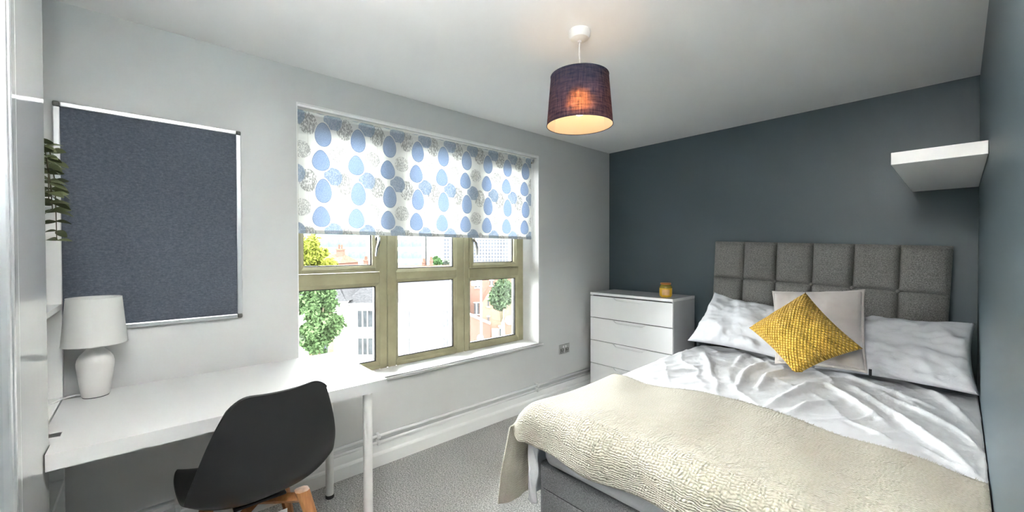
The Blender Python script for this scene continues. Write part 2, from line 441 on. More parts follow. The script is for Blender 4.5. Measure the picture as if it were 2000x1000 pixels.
# sill board
prof = [(-.20, WZ0 - .022), (.020, WZ0 - .022), (.028, WZ0 - .018), (.032, WZ0 - .010), (.028, WZ0 - .002), (.020, WZ0), (-.20, WZ0)]
B().poly_extrude([(x, z) for x, z in prof], 'y', WL + .001, WR_ - t - .001).build('sill', M_TRIM, win)
B().poly_extrude([(x, z) for x, z in prof if x > 0] + [(.0005, WZ0), (.0005, WZ0 - .022)], 'y', WL - .03, WR_ + .03).build('sill_nosing', M_TRIM, win)

# ------------------------------------------------------------------ roller blind
def blind_mat(name, trans):
    m = bpy.data.materials.new(name); m.use_nodes = True; nt = m.node_tree; nt.nodes.clear(); N.nt = nt
    out = nt.nodes.new('ShaderNodeOutputMaterial')
    tc = nt.nodes.new('ShaderNodeTexCoord'); sp = nt.nodes.new('ShaderNodeSeparateXYZ'); nt.links.new(tc.outputs['Object'], sp.inputs[0])
    Y, Z = N(sp.outputs[1]), N(sp.outputs[2]); PY, PZ = 0.2095, 0.334
    def cell(yc, zc):
        return (Y - (yc - PY / 2)).wrap(PY) - PY / 2, (Z - (zc - PZ / 2)).wrap(PZ) - PZ / 2
    def egg(yc, zc, w_, h_, k, cut=0.0):
        dy, dz = cell(yc, zc)
        a = dy / (w_ * (1.0 - (k / h_) * dz)); c = dz / h_
        return a * a + c * c, dz
    def stipple(sc, sy, sz, th):
        v = coords(nt, 'Object', (1, sy, sz)); nz = noise_tex(nt, v, sc, 2, 0.6)
        return N(nz.outputs[0]).gt(th)
    t1, _ = egg(.706, 1.782, .050, .066, 0.05); t2, _ = egg(.878, 1.958, .053, .050, 0.05)
    fan, fz = egg(.846, 1.815, .053, .058, -0.1)
    e1, _ = egg(.790, 2.0625, .0465, .0715, .16); e2, _ = egg(.777, 1.908, .049, .0615, .24)
    fine = noise_tex(nt, coords(nt), 260, 3); vb = ramp(nt, fine.outputs[0], [(0.35, srgb(158, 172, 194)), (0.65, srgb(188, 200, 216))])
    base = (0.80, 0.80, 0.78, 1)
    c = base
    dy1, dz1 = cell(.706, 1.70); stem = dy1.abs().lt(.0012) * (dz1.abs().lt(.10))
    c = mixc(nt, stem * 0.35, c, srgb(170, 165, 155))
    st1 = stipple(170, 1.0, .42, .485); st2 = stipple(210, 1.0, .6, .49)
    c = mixc(nt, t1.lt(1.0) * st1 * 0.80, c, srgb(160, 160, 158))
    c = mixc(nt, t2.lt(1.0) * st2 * 0.70, c, srgb(166, 166, 166))
    c = mixc(nt, fan.lt(1.0) * fz.gt(-.048) * (0.62 + 0.3 * st2), c, srgb(158, 172, 190))
    c = mixc(nt, e1.lt(1.24), c, base); c = mixc(nt, e2.lt(1.26), c, base)
    c = mixc(nt, e1.lt(1.0), c, vb); c = mixc(nt, e2.lt(1.0), c, vb)
    c = mixc(nt, e1.lt(1.0) * e1.gt(.93), c, srgb(128, 144, 168)); c = mixc(nt, e2.lt(1.0) * e2.gt(.93), c, srgb(128, 144, 168))
    df = nt.nodes.new('ShaderNodeBsdfDiffuse'); tl = nt.nodes.new('ShaderNodeBsdfTranslucent')
    nt.links.new(c, df.inputs[0]); nt.links.new(c, tl.inputs[0])
    mx = nt.nodes.new('ShaderNodeMixShader'); mx.inputs[0].default_value = trans
    nt.links.new(df.outputs[0], mx.inputs[1]); nt.links.new(tl.outputs[0], mx.inputs[2]); nt.links.new(mx.outputs[0], out.inputs[0])
    return m
M_BLIND = blind_mat('printed_blind_fabric', 0.48); M_BLINDHEM = blind_mat('printed_blind_hem', 0.02)
bl = thing('roller_blind', 'white roller blind printed with blue egg shapes, half lowered in the window', 'blind', (-.05, 1.6, 2.17))
BY0, BY1 = .652, 2.535
B().box(-.0505, -.0495, BY0, BY1, 1.492, 2.17).build('fabric', M_BLIND, bl)
B().box(-.0545, -.0455, BY0, BY1, 1.471, 1.494, .003).build('hem_bar', M_BLINDHEM, bl)
B().tube([(-.067, BY0, 2.169), (-.067, BY1, 2.169)], .0185, 24).build('roller', M_BLINDHEM, bl, False)
auto_smooth(bl.children[-1])
B().box(-.030, -.006, WL + t + .002, WR_ - t - .002, 2.1870, 2.2012, .001).build('head_rail', M_GLOSS, bl)  # white bar added to stand in for the bright strip of lit soffit
for yy in (WL + t + .006, WR_ - t - .012):
    auto_smooth(B().tube([(-.067, yy - .005, 2.17), (-.067, yy + .007, 2.17)], .024, 20).box(-.09, -.044, yy - .004, yy + .001, 2.17, 2.20, .001).build('bracket', M_CHROME, bl))
auto_smooth(B().tube([(-.050, 2.553, 2.165), (-.050, 2.553, 1.30), (-.052, 2.555, 1.22), (-.058, 2.556, 1.19), (-.068, 2.556, 1.185), (-.078, 2.556, 1.20), (-.084, 2.554, 1.26), (-.085, 2.553, 2.165)], .0016, 6).build('chain', M_PLUG, bl))

# ------------------------------------------------------------------ pin board
pb = thing('pin_board', 'slate blue felt pin board with aluminium frame on the grey wall', 'board', (0, .046, 1.027))
y0, y1, z0, z1 = -.278, .368, 1.027, 1.985
B().box(.002, .014, y0 + .012, y1 - .012, z0 + .012, z1 - .012).build('felt', M_FELT, pb)
fw = .021
for nm, q in (('frame_rail', (y0 + fw, y1 - fw, z0, z0 + fw)), ('frame_rail', (y0 + fw, y1 - fw, z1 - fw, z1)), ('frame_stile', (y0, y0 + fw, z0 + fw, z1 - fw)), ('frame_stile', (y1 - fw, y1, z0 + fw, z1 - fw))):
    B().box(.001, .019, *q, .004, 2).build(nm, M_ALU, pb)
for cy, cz in ((y0, z0), (y0, z1 - fw), (y1 - fw, z0), (y1 - fw, z1 - fw)):
    B().box(.001, .0205, cy, cy + fw, cz, cz + fw, .006, 3).build('corner_cap', M_GREYPLASTIC, pb)

# ------------------------------------------------------------------ desk
DZ = .785
dk = thing('desk', 'long white laminate desk on round white legs below the window', 'desk', (.41, .28, 0))
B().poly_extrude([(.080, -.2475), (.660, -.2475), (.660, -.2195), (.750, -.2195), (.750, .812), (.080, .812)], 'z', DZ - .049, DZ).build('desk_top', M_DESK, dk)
for lx in (.163, .690):
    for ly in (.745,):
        l = B().tube([(lx, ly, .018), (lx, ly, DZ - .050)], .0205, 24).build('leg', M_LEG, dk); auto_smooth(l)
        auto_smooth(B().lathe([(0, 0), (.021, 0), (.0225, .004), (.0225, .016), (.0205, .019), (0, .019)], (lx, ly, 0.001), 24).build('foot', M_RUBBER, l))
        B().box(lx - .035, lx + .035, ly - .035, ly + .035, DZ - .054, DZ - .0495, .001).build('mounting_plate', M_LEG, l)
for q in ((.098, .135, -.246, -.195), (.56, .60, -.246, -.205)):
    B().box(*q, DZ - .0005, DZ + .0012, .0004).build('joining_plate', M_STEEL, dk)

# ------------------------------------------------------------------ bookcase at the desk end
bc = thing('bookcase', 'white open bookcase at the far end of the desk', 'bookcase', (.36, -.44, 0))
X0, X1, Y0, Y1, ZT = .066, .656, -.64, -.252, 1.566
B().box(X0, X0 + .020, Y0, Y1, 0.001, ZT, .001).build('side_panel', M_WHITE, bc)
B().box(X1 - .020, X1, Y0, Y1, 0.001, ZT, .001).build('side_panel', M_WHITE, bc)
B().box(X0 + .02, X1 - .02, Y0, Y0 + .006, 0.02, ZT).build('back_panel', M_WHITE, bc)
for z in (.08, .43, DZ - .022, 1.136, ZT - .022):
    B().box(X0 + .0202, X1 - .0202, Y0 + .007, Y1 - .001, z, z + .022, .001).build('shelf', M_WHITE, bc)

# ------------------------------------------------------------------ wardrobe
wd = thing('wardrobe', 'tall glossy white wardrobe with mirror door beside the desk', 'wardrobe', (1.4, -.5, 0))
B().box(.664, 2.20, -.88, -.246, .001, 2.34, .002).build('carcass', M_WHITE, wd)
d1 = B().box(.664, 1.016, -.244, -.222, .03, 2.335, .0015).build('door', M_DOORGLOSS, wd)
d2 = B().box(1.020, 1.106, -.244, -.2215, .03, 2.335, .001).build('door_stile', M_DOORGLOSS, wd)
d3 = B().box(1.160, 2.195, -.244, -.225, .03, 2.335, .001).build('mirror_door', M_MIRROR, wd)
d3['label'] = 'mirrored sliding door'
B().box(1.108, 1.124, -.244, -.213, .03, 2.335, .004, 2).box(1.124, 1.142, -.244, -.219, .03, 2.335).box(1.142, 1.158, -.244, -.213, .03, 2.335, .004, 2).build('edge_profile', M_ALU, d3)

# ------------------------------------------------------------------ table lamp
def shade_mat(name, dcol, tcol, trans, weave=0, wstr=.4, peaked=None):
    m = bpy.data.materials.new(name); m.use_nodes = True; nt = m.node_tree; nt.nodes.clear(); N.nt = nt
    out = nt.nodes.new('ShaderNodeOutputMaterial'); df = nt.nodes.new('ShaderNodeBsdfDiffuse'); tl = nt.nodes.new('ShaderNodeBsdfTranslucent' if peaked is None else 'ShaderNodeBsdfRefraction')
    if peaked is not None: tl.inputs['Roughness'].default_value = peaked; tl.inputs['IOR'].default_value = 1.3
    df.inputs[0].default_value = dcol; tl.inputs[0].default_value = tcol
    mx = nt.nodes.new('ShaderNodeMixShader'); mx.inputs[0].default_value = trans
    if weave:
        tc = nt.nodes.new('ShaderNodeTexCoord')
        def streak(su, sv):
            mp = nt.nodes.new('ShaderNodeMapping'); mp.inputs['Scale'].default_value = (su, sv, 1); nt.links.new(tc.outputs['UV'], mp.inputs[0])
            return N(noise_tex(nt, mp.outputs[0], weave, 3, .7).outputs[0])
        hh = streak(.35, 3.0) * streak(3.2, .35)
        f = N.op('MULTIPLY_ADD', hh, 5.5 * trans, -.62 * trans, clamp=True)
        nt.links.new(f.v, mx.inputs[0])
        nt.links.new(ramp(nt, hh.v, [(0.12, tuple(c * .5 for c in dcol[:3]) + (1,)), (0.40, tuple(c * 1.5 for c in dcol[:3]) + (1,))]), df.inputs[0])
    nt.links.new(df.outputs[0], mx.inputs[1]); nt.links.new(tl.outputs[0], mx.inputs[2]); nt.links.new(mx.outputs[0], out.inputs[0])
    return m
def shade(name, c, r0, z0, r1, z1, mat, par, n=72, nz=6, th=.0015):
    vs_, fs, uv = [], [], []
    for j in range(nz):
        f = j / (nz - 1); r = r0 + (r1 - r0) * f; z = z0 + (z1 - z0) * f
        for k in range(n + 1):
            a = 2 * math.pi * k / n; vs_.append((c[0] + r * math.cos(a), c[1] + r * math.sin(a), z)); uv.append((k / n * 4, f))
    for j in range(nz - 1):
        for k in range(n): fs.append((j * (n + 1) + k, j * (n + 1) + k + 1, (j + 1) * (n + 1) + k + 1, (j + 1) * (n + 1) + k))
    o = mesh(name, vs_, fs, mat, par, True)
    ul = o.data.uv_layers.new(name='UVMap')
    for l in o.data.loops: ul.data[l.index].uv = uv[l.vertex_index]
    return o
def ring(b, c, r, z, tr=.0018, n=72):
    b.tube([(c[0] + r * math.cos(2 * math.pi * k / n), c[1] + r * math.sin(2 * math.pi * k / n), z) for k in range(n + 1)], tr, 6, False); return b
M_LSHADE = shade_mat('lamp_shade_white_fabric', (0.68, 0.68, 0.66, 1), (0.6, 0.6, 0.58, 1), 0.22)
LX, LY = .160, -.155
LR0, LR1 = .096, .081
lp = thing('table_lamp', 'small white ceramic table lamp with tapered shade on the desk', 'lamp', (LX, LY, DZ))
auto_smooth(B().lathe([(0, .003), (.0385, .003), (.042, .009), (.046, .045), (.051, .085), (.055, .120), (.0555, .138), (.053, .153), (.046, .168), (.034, .182), (.025, .192), (.020, .203), (.018, .235), (.0, .235)], (LX, LY, DZ), 56).build('base', M_PORCELAIN, lp))
auto_smooth(B().lathe([(0, .0002), (.0385, .0002), (.0395, .0032), (0, .0032)], (LX, LY, DZ), 40).build('foot_pad', M_RUBBER, lp))
sh = shade('lamp_shade', (LX, LY), LR0, DZ + .212, LR1, DZ + .398, M_LSHADE, lp)
for r_, z_ in ((LR0, DZ + .212), (LR1, DZ + .398)): ring(B(), (LX, LY), r_, z_, .0012).build('rim', M_PORCELAIN, sh, True)
auto_smooth(B().lathe([(0, 0), (.017, 0), (.017, .045), (.012, .05), (0, .05)], (LX, LY, DZ + .2355), 20).build('bulb_holder', M_PLUG, lp))
auto_smooth(B().tube([(LX - .028, LY - .028, DZ + .004), (LX - .045, LY - .060, DZ + .004), (.125, -.235, DZ + .005), (.16, -.262, DZ + .004), (.24, -.30, DZ + .004), (.33, -.36, DZ + .004)], .0032, 8).build('cord', M_PLUG, lp))

# ------------------------------------------------------------------ trailing plant on the bookcase
M_LEAFD = simple('eucalyptus_leaf', (0.060, 0.072, 0.030, 1), 0.55, 0.3, var=0.25, vscale=30)
M_STEM = simple('plant_stem', (0.055, 0.045, 0.022, 1), 0.7)
M_POT = simple('pot_ceramic', (0.62, 0.62, 0.60, 1), 0.4)
pt = thing('trailing_plant', 'green trailing eucalyptus plant hanging off the bookcase top', 'plant', (.50, -.40, ZT))
auto_smooth(B().lathe([(0, .001), (.045, .001), (.055, .03), (.060, .105), (.056, .108), (.050, .09), (0, .088)], (.50, -.40, ZT), 32).build('pot', M_POT, pt))
lf = []
for i in range(7):
    s = i / 6; wdt = .5 * math.sin(math.pi * min(1, s * .92 + .06)) ** .8
    lf.append((s, wdt, .12 * math.sin(math.pi * s)))
lv = [(0, 0, 0)]; lv = []; lfc = []
for s, wdt, h in lf: lv += [(s, -wdt * .62, h), (s, 0, h - .07 * wdt), (s, wdt * .62, h)]
for i in range(6): lfc += [(3 * i, 3 * i + 3, 3 * i + 4, 3 * i + 1), (3 * i + 1, 3 * i + 4, 3 * i + 5, 3 * i + 2)]
lme = bpy.data.meshes.new('leaf'); lme.from_pydata(lv, [], lfc); lme.update(); lme.materials.append(M_LEAFD)
lme.polygons.foreach_set('use_smooth', [True] * len(lme.polygons))
rnd = random.Random(3)
vines = [[(.50, -.40, 1.66), (.47, -.30, 1.735), (.465, -.232, 1.70), (.462, -.222, 1.60), (.470, -.220, 1.50), (.480, -.218, 1.405)],
         [(.51, -.39, 1.66), (.54, -.29, 1.74), (.555, -.232, 1.70), (.585, -.222, 1.61), (.60, -.220, 1.52)],
         [(.49, -.41, 1.66), (.50, -.30, 1.70), (.515, -.230, 1.655), (.53, -.224, 1.57), (.535, -.22, 1.50)],
         [(.52, -.42, 1.66), (.56, -.32, 1.72), (.585, -.225, 1.66), (.585, -.215, 1.55)]]
for vpts in vines:
    pts = [Vector(p) + Vector((.015, 0, 0)) for p in vpts]; path = []
    for a, bb in zip(pts, pts[1:]):
        for k in range(6): path.append(a.lerp(bb, k / 6))
    path.append(pts[-1])
    B().tube(path, [.0022 - .001 * i / len(path) for i in range(len(path))], 6).build('stem', M_STEM, pt, True)
    for i in range(6, len(path), 2):
        ph = rnd.uniform(0, 6.28)
        for sgn in (0, math.pi):
            sc = rnd.uniform(.034, .050)
            o = bpy.data.objects.new('leaf', lme); COL.objects.link(o); o.parent = pt
            o.location = path[i] - pt.location; o.scale = (sc, sc * .85, sc)
            a_ = (1.1 if i % 4 else 2.4) + rnd.uniform(-.5, .5) + sgn
            o.rotation_euler = (rnd.choice((-1, 1)) * rnd.uniform(.35, .9), rnd.uniform(-.2, .5), a_)

# ------------------------------------------------------------------ chair
ch = thing('desk_chair', 'black moulded desk chair with beech legs pushed under the desk', 'chair', (.575, .325, 0))
CX, CY = .560, .328
prof = [(-.235, .392, .165), (-.228, .418, .200), (-.205, .432, .224), (-.13, .424, .245), (-.04, .412, .254), (.05, .404, .258), (.12, .408, .260), (.172, .428, .260), (.206, .470, .259), (.228, .528, .254), (.244, .595, .243), (.258, .665, .227), (.271, .730, .208), (.284, .792, .190), (.296, .845, .176), (.306, .880, .168)]
def spl(pr, n):
    out = []
    for i in range(n):
        f = i / (n - 1) * (len(pr) - 1); k = min(int(f), len(pr) - 2); u = f - k
        p0, p1, p2, p3 = pr[max(k - 1, 0)], pr[k], pr[k + 1], pr[min(k + 2, len(pr) - 1)]
        out.append(tuple(.5 * ((2 * b_) + (-a_ + c_) * u + (2 * a_ - 5 * b_ + 4 * c_ - d_) * u * u + (-a_ + 3 * b_ - 3 * c_ + d_) * u ** 3) for a_, b_, c_, d_ in zip(p0, p1, p2, p3)))
    return out
nv, nu = 46, 33
CA = math.radians(7)
def CROT(d, e, z): return (CX + d * math.cos(CA) - e * math.sin(CA), CY + d * math.sin(CA) + e * math.cos(CA), z)
prs = spl(prof, nv); vs_ = []
for i, (d, z, hw) in enumerate(prs):
    f = i / (nv - 1)
    back = min(1, max(0, (f - .38) / .22)); back = back * back * (3 - 2 * back)
    mid = math.exp(-((f - .48) / .16) ** 2)
    for j in range(nu):
        s = -1 + 2 * j / (nu - 1); a = abs(s)
        up = (.045 * a ** 2.6) * (1 - back) * min(1, f * 5 + .2) + mid * .030 * a ** 3
        fw_ = (.050 * a ** 2.2) * back * (1 - .55 * max(0, f - .6) / .4) + mid * .030 * a ** 3
        # top edge: shallow dip in the middle, rounded corners; the front lip is rounded too
        dip = -.016 * (1 - a * a) * max(0, (f - .80) / .20) - .050 * max(0, (a - .55) / .45) ** 2.5 * max(0, (f - .78) / .22) ** 1.5
        vs_.append(CROT(d - fw_, s * hw * .985, z + .014 * (1 - f) + up + dip))
sheet = mesh('shell', vs_, grid_faces(nv, nu), M_BLACK, ch, True)
md = sheet.modifiers.new('thick', 'SOLIDIFY'); md.thickness = .009; md.offset = 0
md = sheet.modifiers.new('round', 'BEVEL'); md.width = .003; md.segments = 2; md.limit_method = 'ANGLE'; md.angle_limit = math.radians(60)
# padded seat
pv = []; pn = 20
for i in range(pn):
    for j in range(pn):
        s, t_ = -1 + 2 * i / (pn - 1), -1 + 2 * j / (pn - 1)
        x_ = s * math.sqrt(1 - .42 * t_ * t_); y_ = t_ * math.sqrt(1 - .42 * s * s)
        e = max(0, 1 - max(abs(s), abs(t_)) ** 6)
        pv.append(CROT(-.035 + x_ * .165, y_ * .195, .428 + .028 * e ** .5 + .02 * abs(t_) ** 2.6))
po_ = mesh('seat_pad', pv, grid_faces(pn, pn), M_BLACKPAD, ch, True)
md = po_.modifiers.new('thick', 'SOLIDIFY'); md.thickness = .012; md.offset = -1
for sx in (-1, 1):
    for sy in (-1, 1):
        tx, ty, _z = CROT(.015 + sx * .125, sy * .125, 0); bx, by, _z = CROT(.015 + sx * .205, sy * .215, 0)
        b = B()
        ax = Vector((bx - tx, by - ty, -.412)); n_ = 5
        for (q, sgn_) in ((0, 1),):
            ring_t, ring_b = [], []
            wa, wb = .026, .015
            pts_ = [(-1, -.55), (-.55, -1), (.55, -1), (1, -.55), (1, .55), (.55, 1), (-.55, 1), (-1, .55)]
            A_ = [b.bm.verts.new((tx + px * wa, ty + py * wa, .384)) for px, py in pts_]
            C_ = [b.bm.verts.new((bx + px * wb, by + py * wb, .004)) for px, py in pts_]
            b.bm.faces.new(A_); b.bm.faces.new(C_[::-1])
            for k in range(8): b.bm.faces.new((A_[k], C_[k], C_[(k + 1) % 8], A_[(k + 1) % 8]))
        l = b.build('leg', M_WOOD, ch)
        B().lathe([(0, 0), (.013, 0), (.013, .005), (0, .005)], (bx, by, .0005), 14).build('glide', M_RUBBER, l)
for sx, sy in ((1, 1), (1, -1)):
    dx, dy = .13, .13 * sy
    B().tube([CROT(.015 - dx, -dy, .352), CROT(.015 + dx, dy, .352)], .022, 4).build('crossbar', M_WOOD, ch)
B().box(CX - .10, CX + .10, CY - .09, CY + .09, .376, .386, .002).build('seat_plate', M_BLACK, ch)
sk = B().box(CX + .130, CX + .1315, CY + .030, CY + .085, .318, .334).build('care_label', M_PLUG, ch)

# ------------------------------------------------------------------ chest of drawers
cx0, cx1, cy0, cy1, cz = .110, .935, 3.180, 3.585, .972
cs = thing('chest_of_drawers', 'glossy white four-drawer chest in the corner beside the bed', 'chest', (.52, 3.38, 0))
b = B().box(cx0, cx0 + .018, cy0 + .02, cy1, .001, cz - .024, .001).box(cx1 - .018, cx1, cy0 + .02, cy1, .001, cz - .024, .001).box(cx0 + .018, cx1 - .018, cy1 - .006, cy1, .02, cz - .024)
B().box(cx0 + .0182, cx1 - .0182, cy0 + .0195, cy0 + .026, .05, cz - .025).build('drawer_gap_shade', M_DARKGAP, cs)  # dark backing: shade in the gaps between drawers, put into its colour
b.build('carcass', M_CHESTSIDE, cs)
B().box(cx0 - .001, cx1 + .001, cy0 - .002, cy1, cz - .0235, cz, .0015).build('top', M_GLOSS, cs)
B().box(cx0 + .02, cx1 - .02, cy0 + .03, cy0 + .045, .001, .07).build('plinth', M_WHITE, cs)
zs = [.072, .294, .515, .733, .9415]
for k in range(4):
    za, zb = zs[k] + .0035, zs[k + 1] - .0035
    nx0, nx1 = cx0 + .250, cx0 + .590
    pts = [(cx0 + .002, za), (cx1 - .002, za), (cx1 - .002, zb), (nx1, zb), (nx1 - .012, zb - .010), (nx1 - .035, zb - .024), (nx1 - .06, zb - .028), (nx0 + .06, zb - .028), (nx0 + .035, zb - .024), (nx0 + .012, zb - .010), (nx0, zb), (cx0 + .002, zb)]
    d = B().poly_extrude(pts, 'y', cy0, cy0 + .018).build('drawer', M_GLOSS, cs)
    # scooped finger grip behind the notch
    g = B(); nn = 10
    for i in range(nn):
        f = i / (nn - 1); ang = f * math.pi / 2
        g.bm.verts.new((nx0 + .002, cy0 + .018 * f, zb - .028 - .0 + .026 * f * f)); g.bm.verts.new((nx1 - .002, cy0 + .018 * f, zb - .028 + .026 * f * f))
    g.bm.verts.ensure_lookup_table()
    for i in range(nn - 1): g.bm.faces.new((g.bm.verts[2 * i], g.bm.verts[2 * i + 1], g.bm.verts[2 * i + 3], g.bm.verts[2 * i + 2]))
    g.build('finger_grip', M_GLOSS, d, True)

# jar
M_JGLASS = simple('amber_glass', (0.26, 0.20, 0.02, 1), 0.08, 0.6)
M_WAX = simple('yellow_wax', (0.78, 0.46, 0.015, 1), 0.35, 0.5)
M_LID = simple('copper_lid', (0.62, 0.22, 0.05, 1), 0.3, 0.5, 0.5)
M_LABEL = simple('peach_label', (0.75, 0.46, 0.22, 1), 0.6, var=.08, vscale=60)
JX, JY = .805, 3.315
jr = thing('candle_jar', 'yellow candle jar with copper lid on the white chest', 'jar', (JX, JY, cz))
auto_smooth(B().lathe([(0, .0008), (.044, .0008), (.0490, .008), (.0515, .02), (.0515, .076), (0, .076)], (JX, JY, cz), 40).build('candle', M_WAX, jr))
auto_smooth(B().lathe([(.0515, .0765), (.0505, .086), (.046, .096), (.040, .102), (.040, .106), (0, .106)], (JX, JY, cz), 40).build('glass_neck', M_JGLASS, jr))
auto_smooth(B().lathe([(0, .1065), (.042, .1065), (.0435, .109), (.0435, .119), (.041, .122), (0, .122)], (JX, JY, cz), 40).build('lid', M_LID, jr))
a0 = math.atan2(CAM.y - JY, CAM.x - JX); lv = []
for i in range(13):
    a = a0 - .62 + 1.24 * i / 12
    for z in (.018, .066): lv.append((JX + .0522 * math.cos(a), JY + .0522 * math.sin(a), cz + z))
mesh('label_sticker', lv, [(2 * i, 2 * i + 2, 2 * i + 3, 2 * i + 1) for i in range(12)], M_LABEL, jr, True)

# ------------------------------------------------------------------ wall socket
so = thing('wall_socket', 'brushed steel double wall socket under the window sill end', 'socket', (0, 2.92, .445))
B().box(.0005, .007, 2.846, 2.994, .402, .490, .002).build('plate', M_STEEL, so)
for sy in (2.885, 2.955):
    i_ = B().box(.007, .0082, sy - .022, sy + .022, .412, .452, .0008).build('outlet', M_GREYPLASTIC, so)
    B().box(.008, .0086, sy - .003, sy + .003, .436, .448).box(.008, .0086, sy - .013, sy - .005, .419, .424).box(.008, .0086, sy + .005, sy + .013, .419, .424).build('pin_slot', M_PLUG, i_)
    B().box(.007, .0100, (sy + 2.92) / 2 - .007, (sy + 2.92) / 2 + .007, .458, .478, .001).build('switch', M_PLUG, so)

# ------------------------------------------------------------------ floating shelf
sf = B().box(2.293, W - .001, 2.435, YB - .004, 1.742, 1.795, .0015).build('floating_shelf', M_WHITE)
tag(sf, 'thick white floating shelf on the teal wall above the bed', 'shelf')

# ------------------------------------------------------------------ pendant light
PX, PY_ = 1.295, 1.519
M_NAVY = shade_mat('navy_linen_shade', (0.030, 0.034, 0.062, 1), (0.85, 0.45, 0.20, 1), 0.22, 9, peaked=.55)
M_LINER = shade_mat('cream_shade_liner', (0.88, 0.86, 0.80, 1), (0.9, 0.84, 0.72, 1), 0.30, peaked=.55)
pe = thing('pendant_lamp', 'navy fabric drum pendant lamp glowing warmly from the ceiling', 'lamp', (PX, PY_, H))
auto_smooth(B().lathe([(0, 0), (.0485, 0), (.050, -.004), (.0495, -.026), (.042, -.038), (.020, -.046), (.010, -.047), (.008, -.055), (0, -.055)], (PX, PY_, H - .0005), 40).build('ceiling_rose', M_PLUG, pe))
auto_smooth(B().tube([(PX, PY_, H - .05), (PX - .003, PY_ + .001, H - .11), (PX + .002, PY_, H - .17), (PX, PY_, H - .25)], .0032, 8).build('flex', M_PLUG, pe))
auto_smooth(B().lathe([(0, 0), (.018, 0), (.020, -.03), (.016, -.06), (0, -.06)], (PX, PY_, 2.155), 20).build('lamp_holder', M_PLUG, pe))
psh = shade('shade', (PX, PY_), .1535, 1.957, .1345, 2.186, M_NAVY, pe, 96, 8)
shade('liner', (PX, PY_), .1520, 1.958, .1330, 2.185, M_LINER, psh, 96, 8)
M_TAPE = simple('navy_tape', (0.02, 0.021, 0.03, 1), .8)
for r_, z_ in ((.1535, 1.957), (.1345, 2.186)): ring(B(), (PX, PY_), r_, z_, .0016, 96).build('rim', M_TAPE, psh, True)
b = B()
for k in range(3):
    a = k * 2.0944 + .3; b.tube([(PX + .02 * math.cos(a), PY_ + .02 * math.sin(a), 2.13), (PX + .133 * math.cos(a), PY_ + .133 * math.sin(a), 2.18)], .0013, 6)
ring(b, (PX, PY_), .02, 2.13, .0015, 24); b.build('spider_ring', M_PLUG, pe)
BULB = 0.6
def bulb_mat():
    m = bpy.data.materials.new('warm_bulb'); m.use_nodes = True; nt = m.node_tree; nt.nodes.clear()
    e = nt.nodes.new('ShaderNodeEmission'); bb = nt.nodes.new('ShaderNodeBlackbody'); bb.inputs[0].default_value = 3500
    nt.links.new(bb.outputs[0], e.inputs[0]); e.inputs[1].default_value = BULB
    o = nt.nodes.new('ShaderNodeOutputMaterial'); nt.links.new(e.outputs[0], o.inputs[0]); return m
auto_smooth(B().lathe([(0, .0), (.012, 0), (.014, -.015), (.026, -.045), (.029, -.062), (.026, -.078), (.015, -.089), (0, -.092)], (PX, PY_, 2.095), 24).build('bulb', bulb_mat(), pe))

# ------------------------------------------------------------------ added fill light behind the camera, built as a floor uplighter
FILL_LIGHT = 122.0
def emis(name, col, s):
    m = bpy.data.materials.new(name); m.use_nodes = True; nt = m.node_tree; nt.nodes.clear()
    e = nt.nodes.new('ShaderNodeEmission'); e.inputs[0].default_value = col; e.inputs[1].default_value = s
    o = nt.nodes.new('ShaderNodeOutputMaterial'); nt.links.new(e.outputs[0], o.inputs[0]); return m
UX, UY = 2.385, -.17
fl = thing('fill_light', 'added fill light on a slim white stand, out of view beside the wardrobe', 'lamp', (UX, UY, 0))
auto_smooth(B().lathe([(0, .001), (.12, .001), (.125, .006), (.12, .018), (.02, .026), (0, .026)], (UX, UY, 0), 40).build('base', M_LEG, fl))
auto_smooth(B().tube([(UX, UY, .025), (UX, UY, 1.74)], .012, 14).build('pole', M_LEG, fl))
TILT = Matrix.Translation((UX, UY, 1.735)) @ Matrix.Rotation(math.radians(30), 4, 'Z') @ Matrix.Rotation(math.radians(-3), 4, 'X')
auto_smooth(B().lathe([(0, 0), (.04, .004), (.09, .04), (.130, .10), (.133, .10), (.133, .104), (.128, .104), (.088, .046), (.04, .010), (0, .008)], (0, 0, 0), 40).xform(TILT).build('bowl', M_LEG, fl))
auto_smooth(B().lathe([(0, .052), (.090, .052), (.086, .046), (0, .046)], (0, 0, 0), 36).xform(TILT).build('bulb', emis('fill_light_bulb', (1, .97, .93, 1), FILL_LIGHT), fl))

# ================================================================== bed
bed = thing('bed', 'grey tweed double bed base with tufted headboard', 'bed', (1.78, 2.5, 0))
BX0, BX1, BF, BH = 1.098, 2.465, 1.430, 3.500
def rpad(x0, x1, y0, y1, z0, z1, r, e, n=8):
    """upholstered slab: rounded corners in plan, softened top and bottom edges"""
    b = B(); rings = []
    for (ins, z) in [(e, z0), (e * .3, z0 + e * .3), (0, z0 + e), (0, z1 - e), (e * .3, z1 - e * .3), (e, z1)]:
        ring_ = []
        for cx_, cy_, a0_ in ((x1 - r, y1 - r, 0), (x0 + r, y1 - r, .5), (x0 + r, y0 + r, 1), (x1 - r, y0 + r, 1.5)):
            for k in range(n + 1):
                a = math.pi * (a0_ + .5 * k / n); ring_.append(b.bm.verts.new((cx_ + (r - ins) * math.cos(a), cy_ + (r - ins) * math.sin(a), z)))
        rings.append(ring_)
    m = len(rings[0])
    for A_, C_ in zip(rings, rings[1:]):
        for k in range(m): b.bm.faces.new((A_[k], A_[(k + 1) % m], C_[(k + 1) % m], C_[k]))
    b.bm.faces.new(rings[0]); b.bm.faces.new(rings[-1]); return b
auto_smooth(rpad(BX0, BX1, BF, BH, .205, .318, .045, .012).build('base_top', M_TWEEDD, bed))
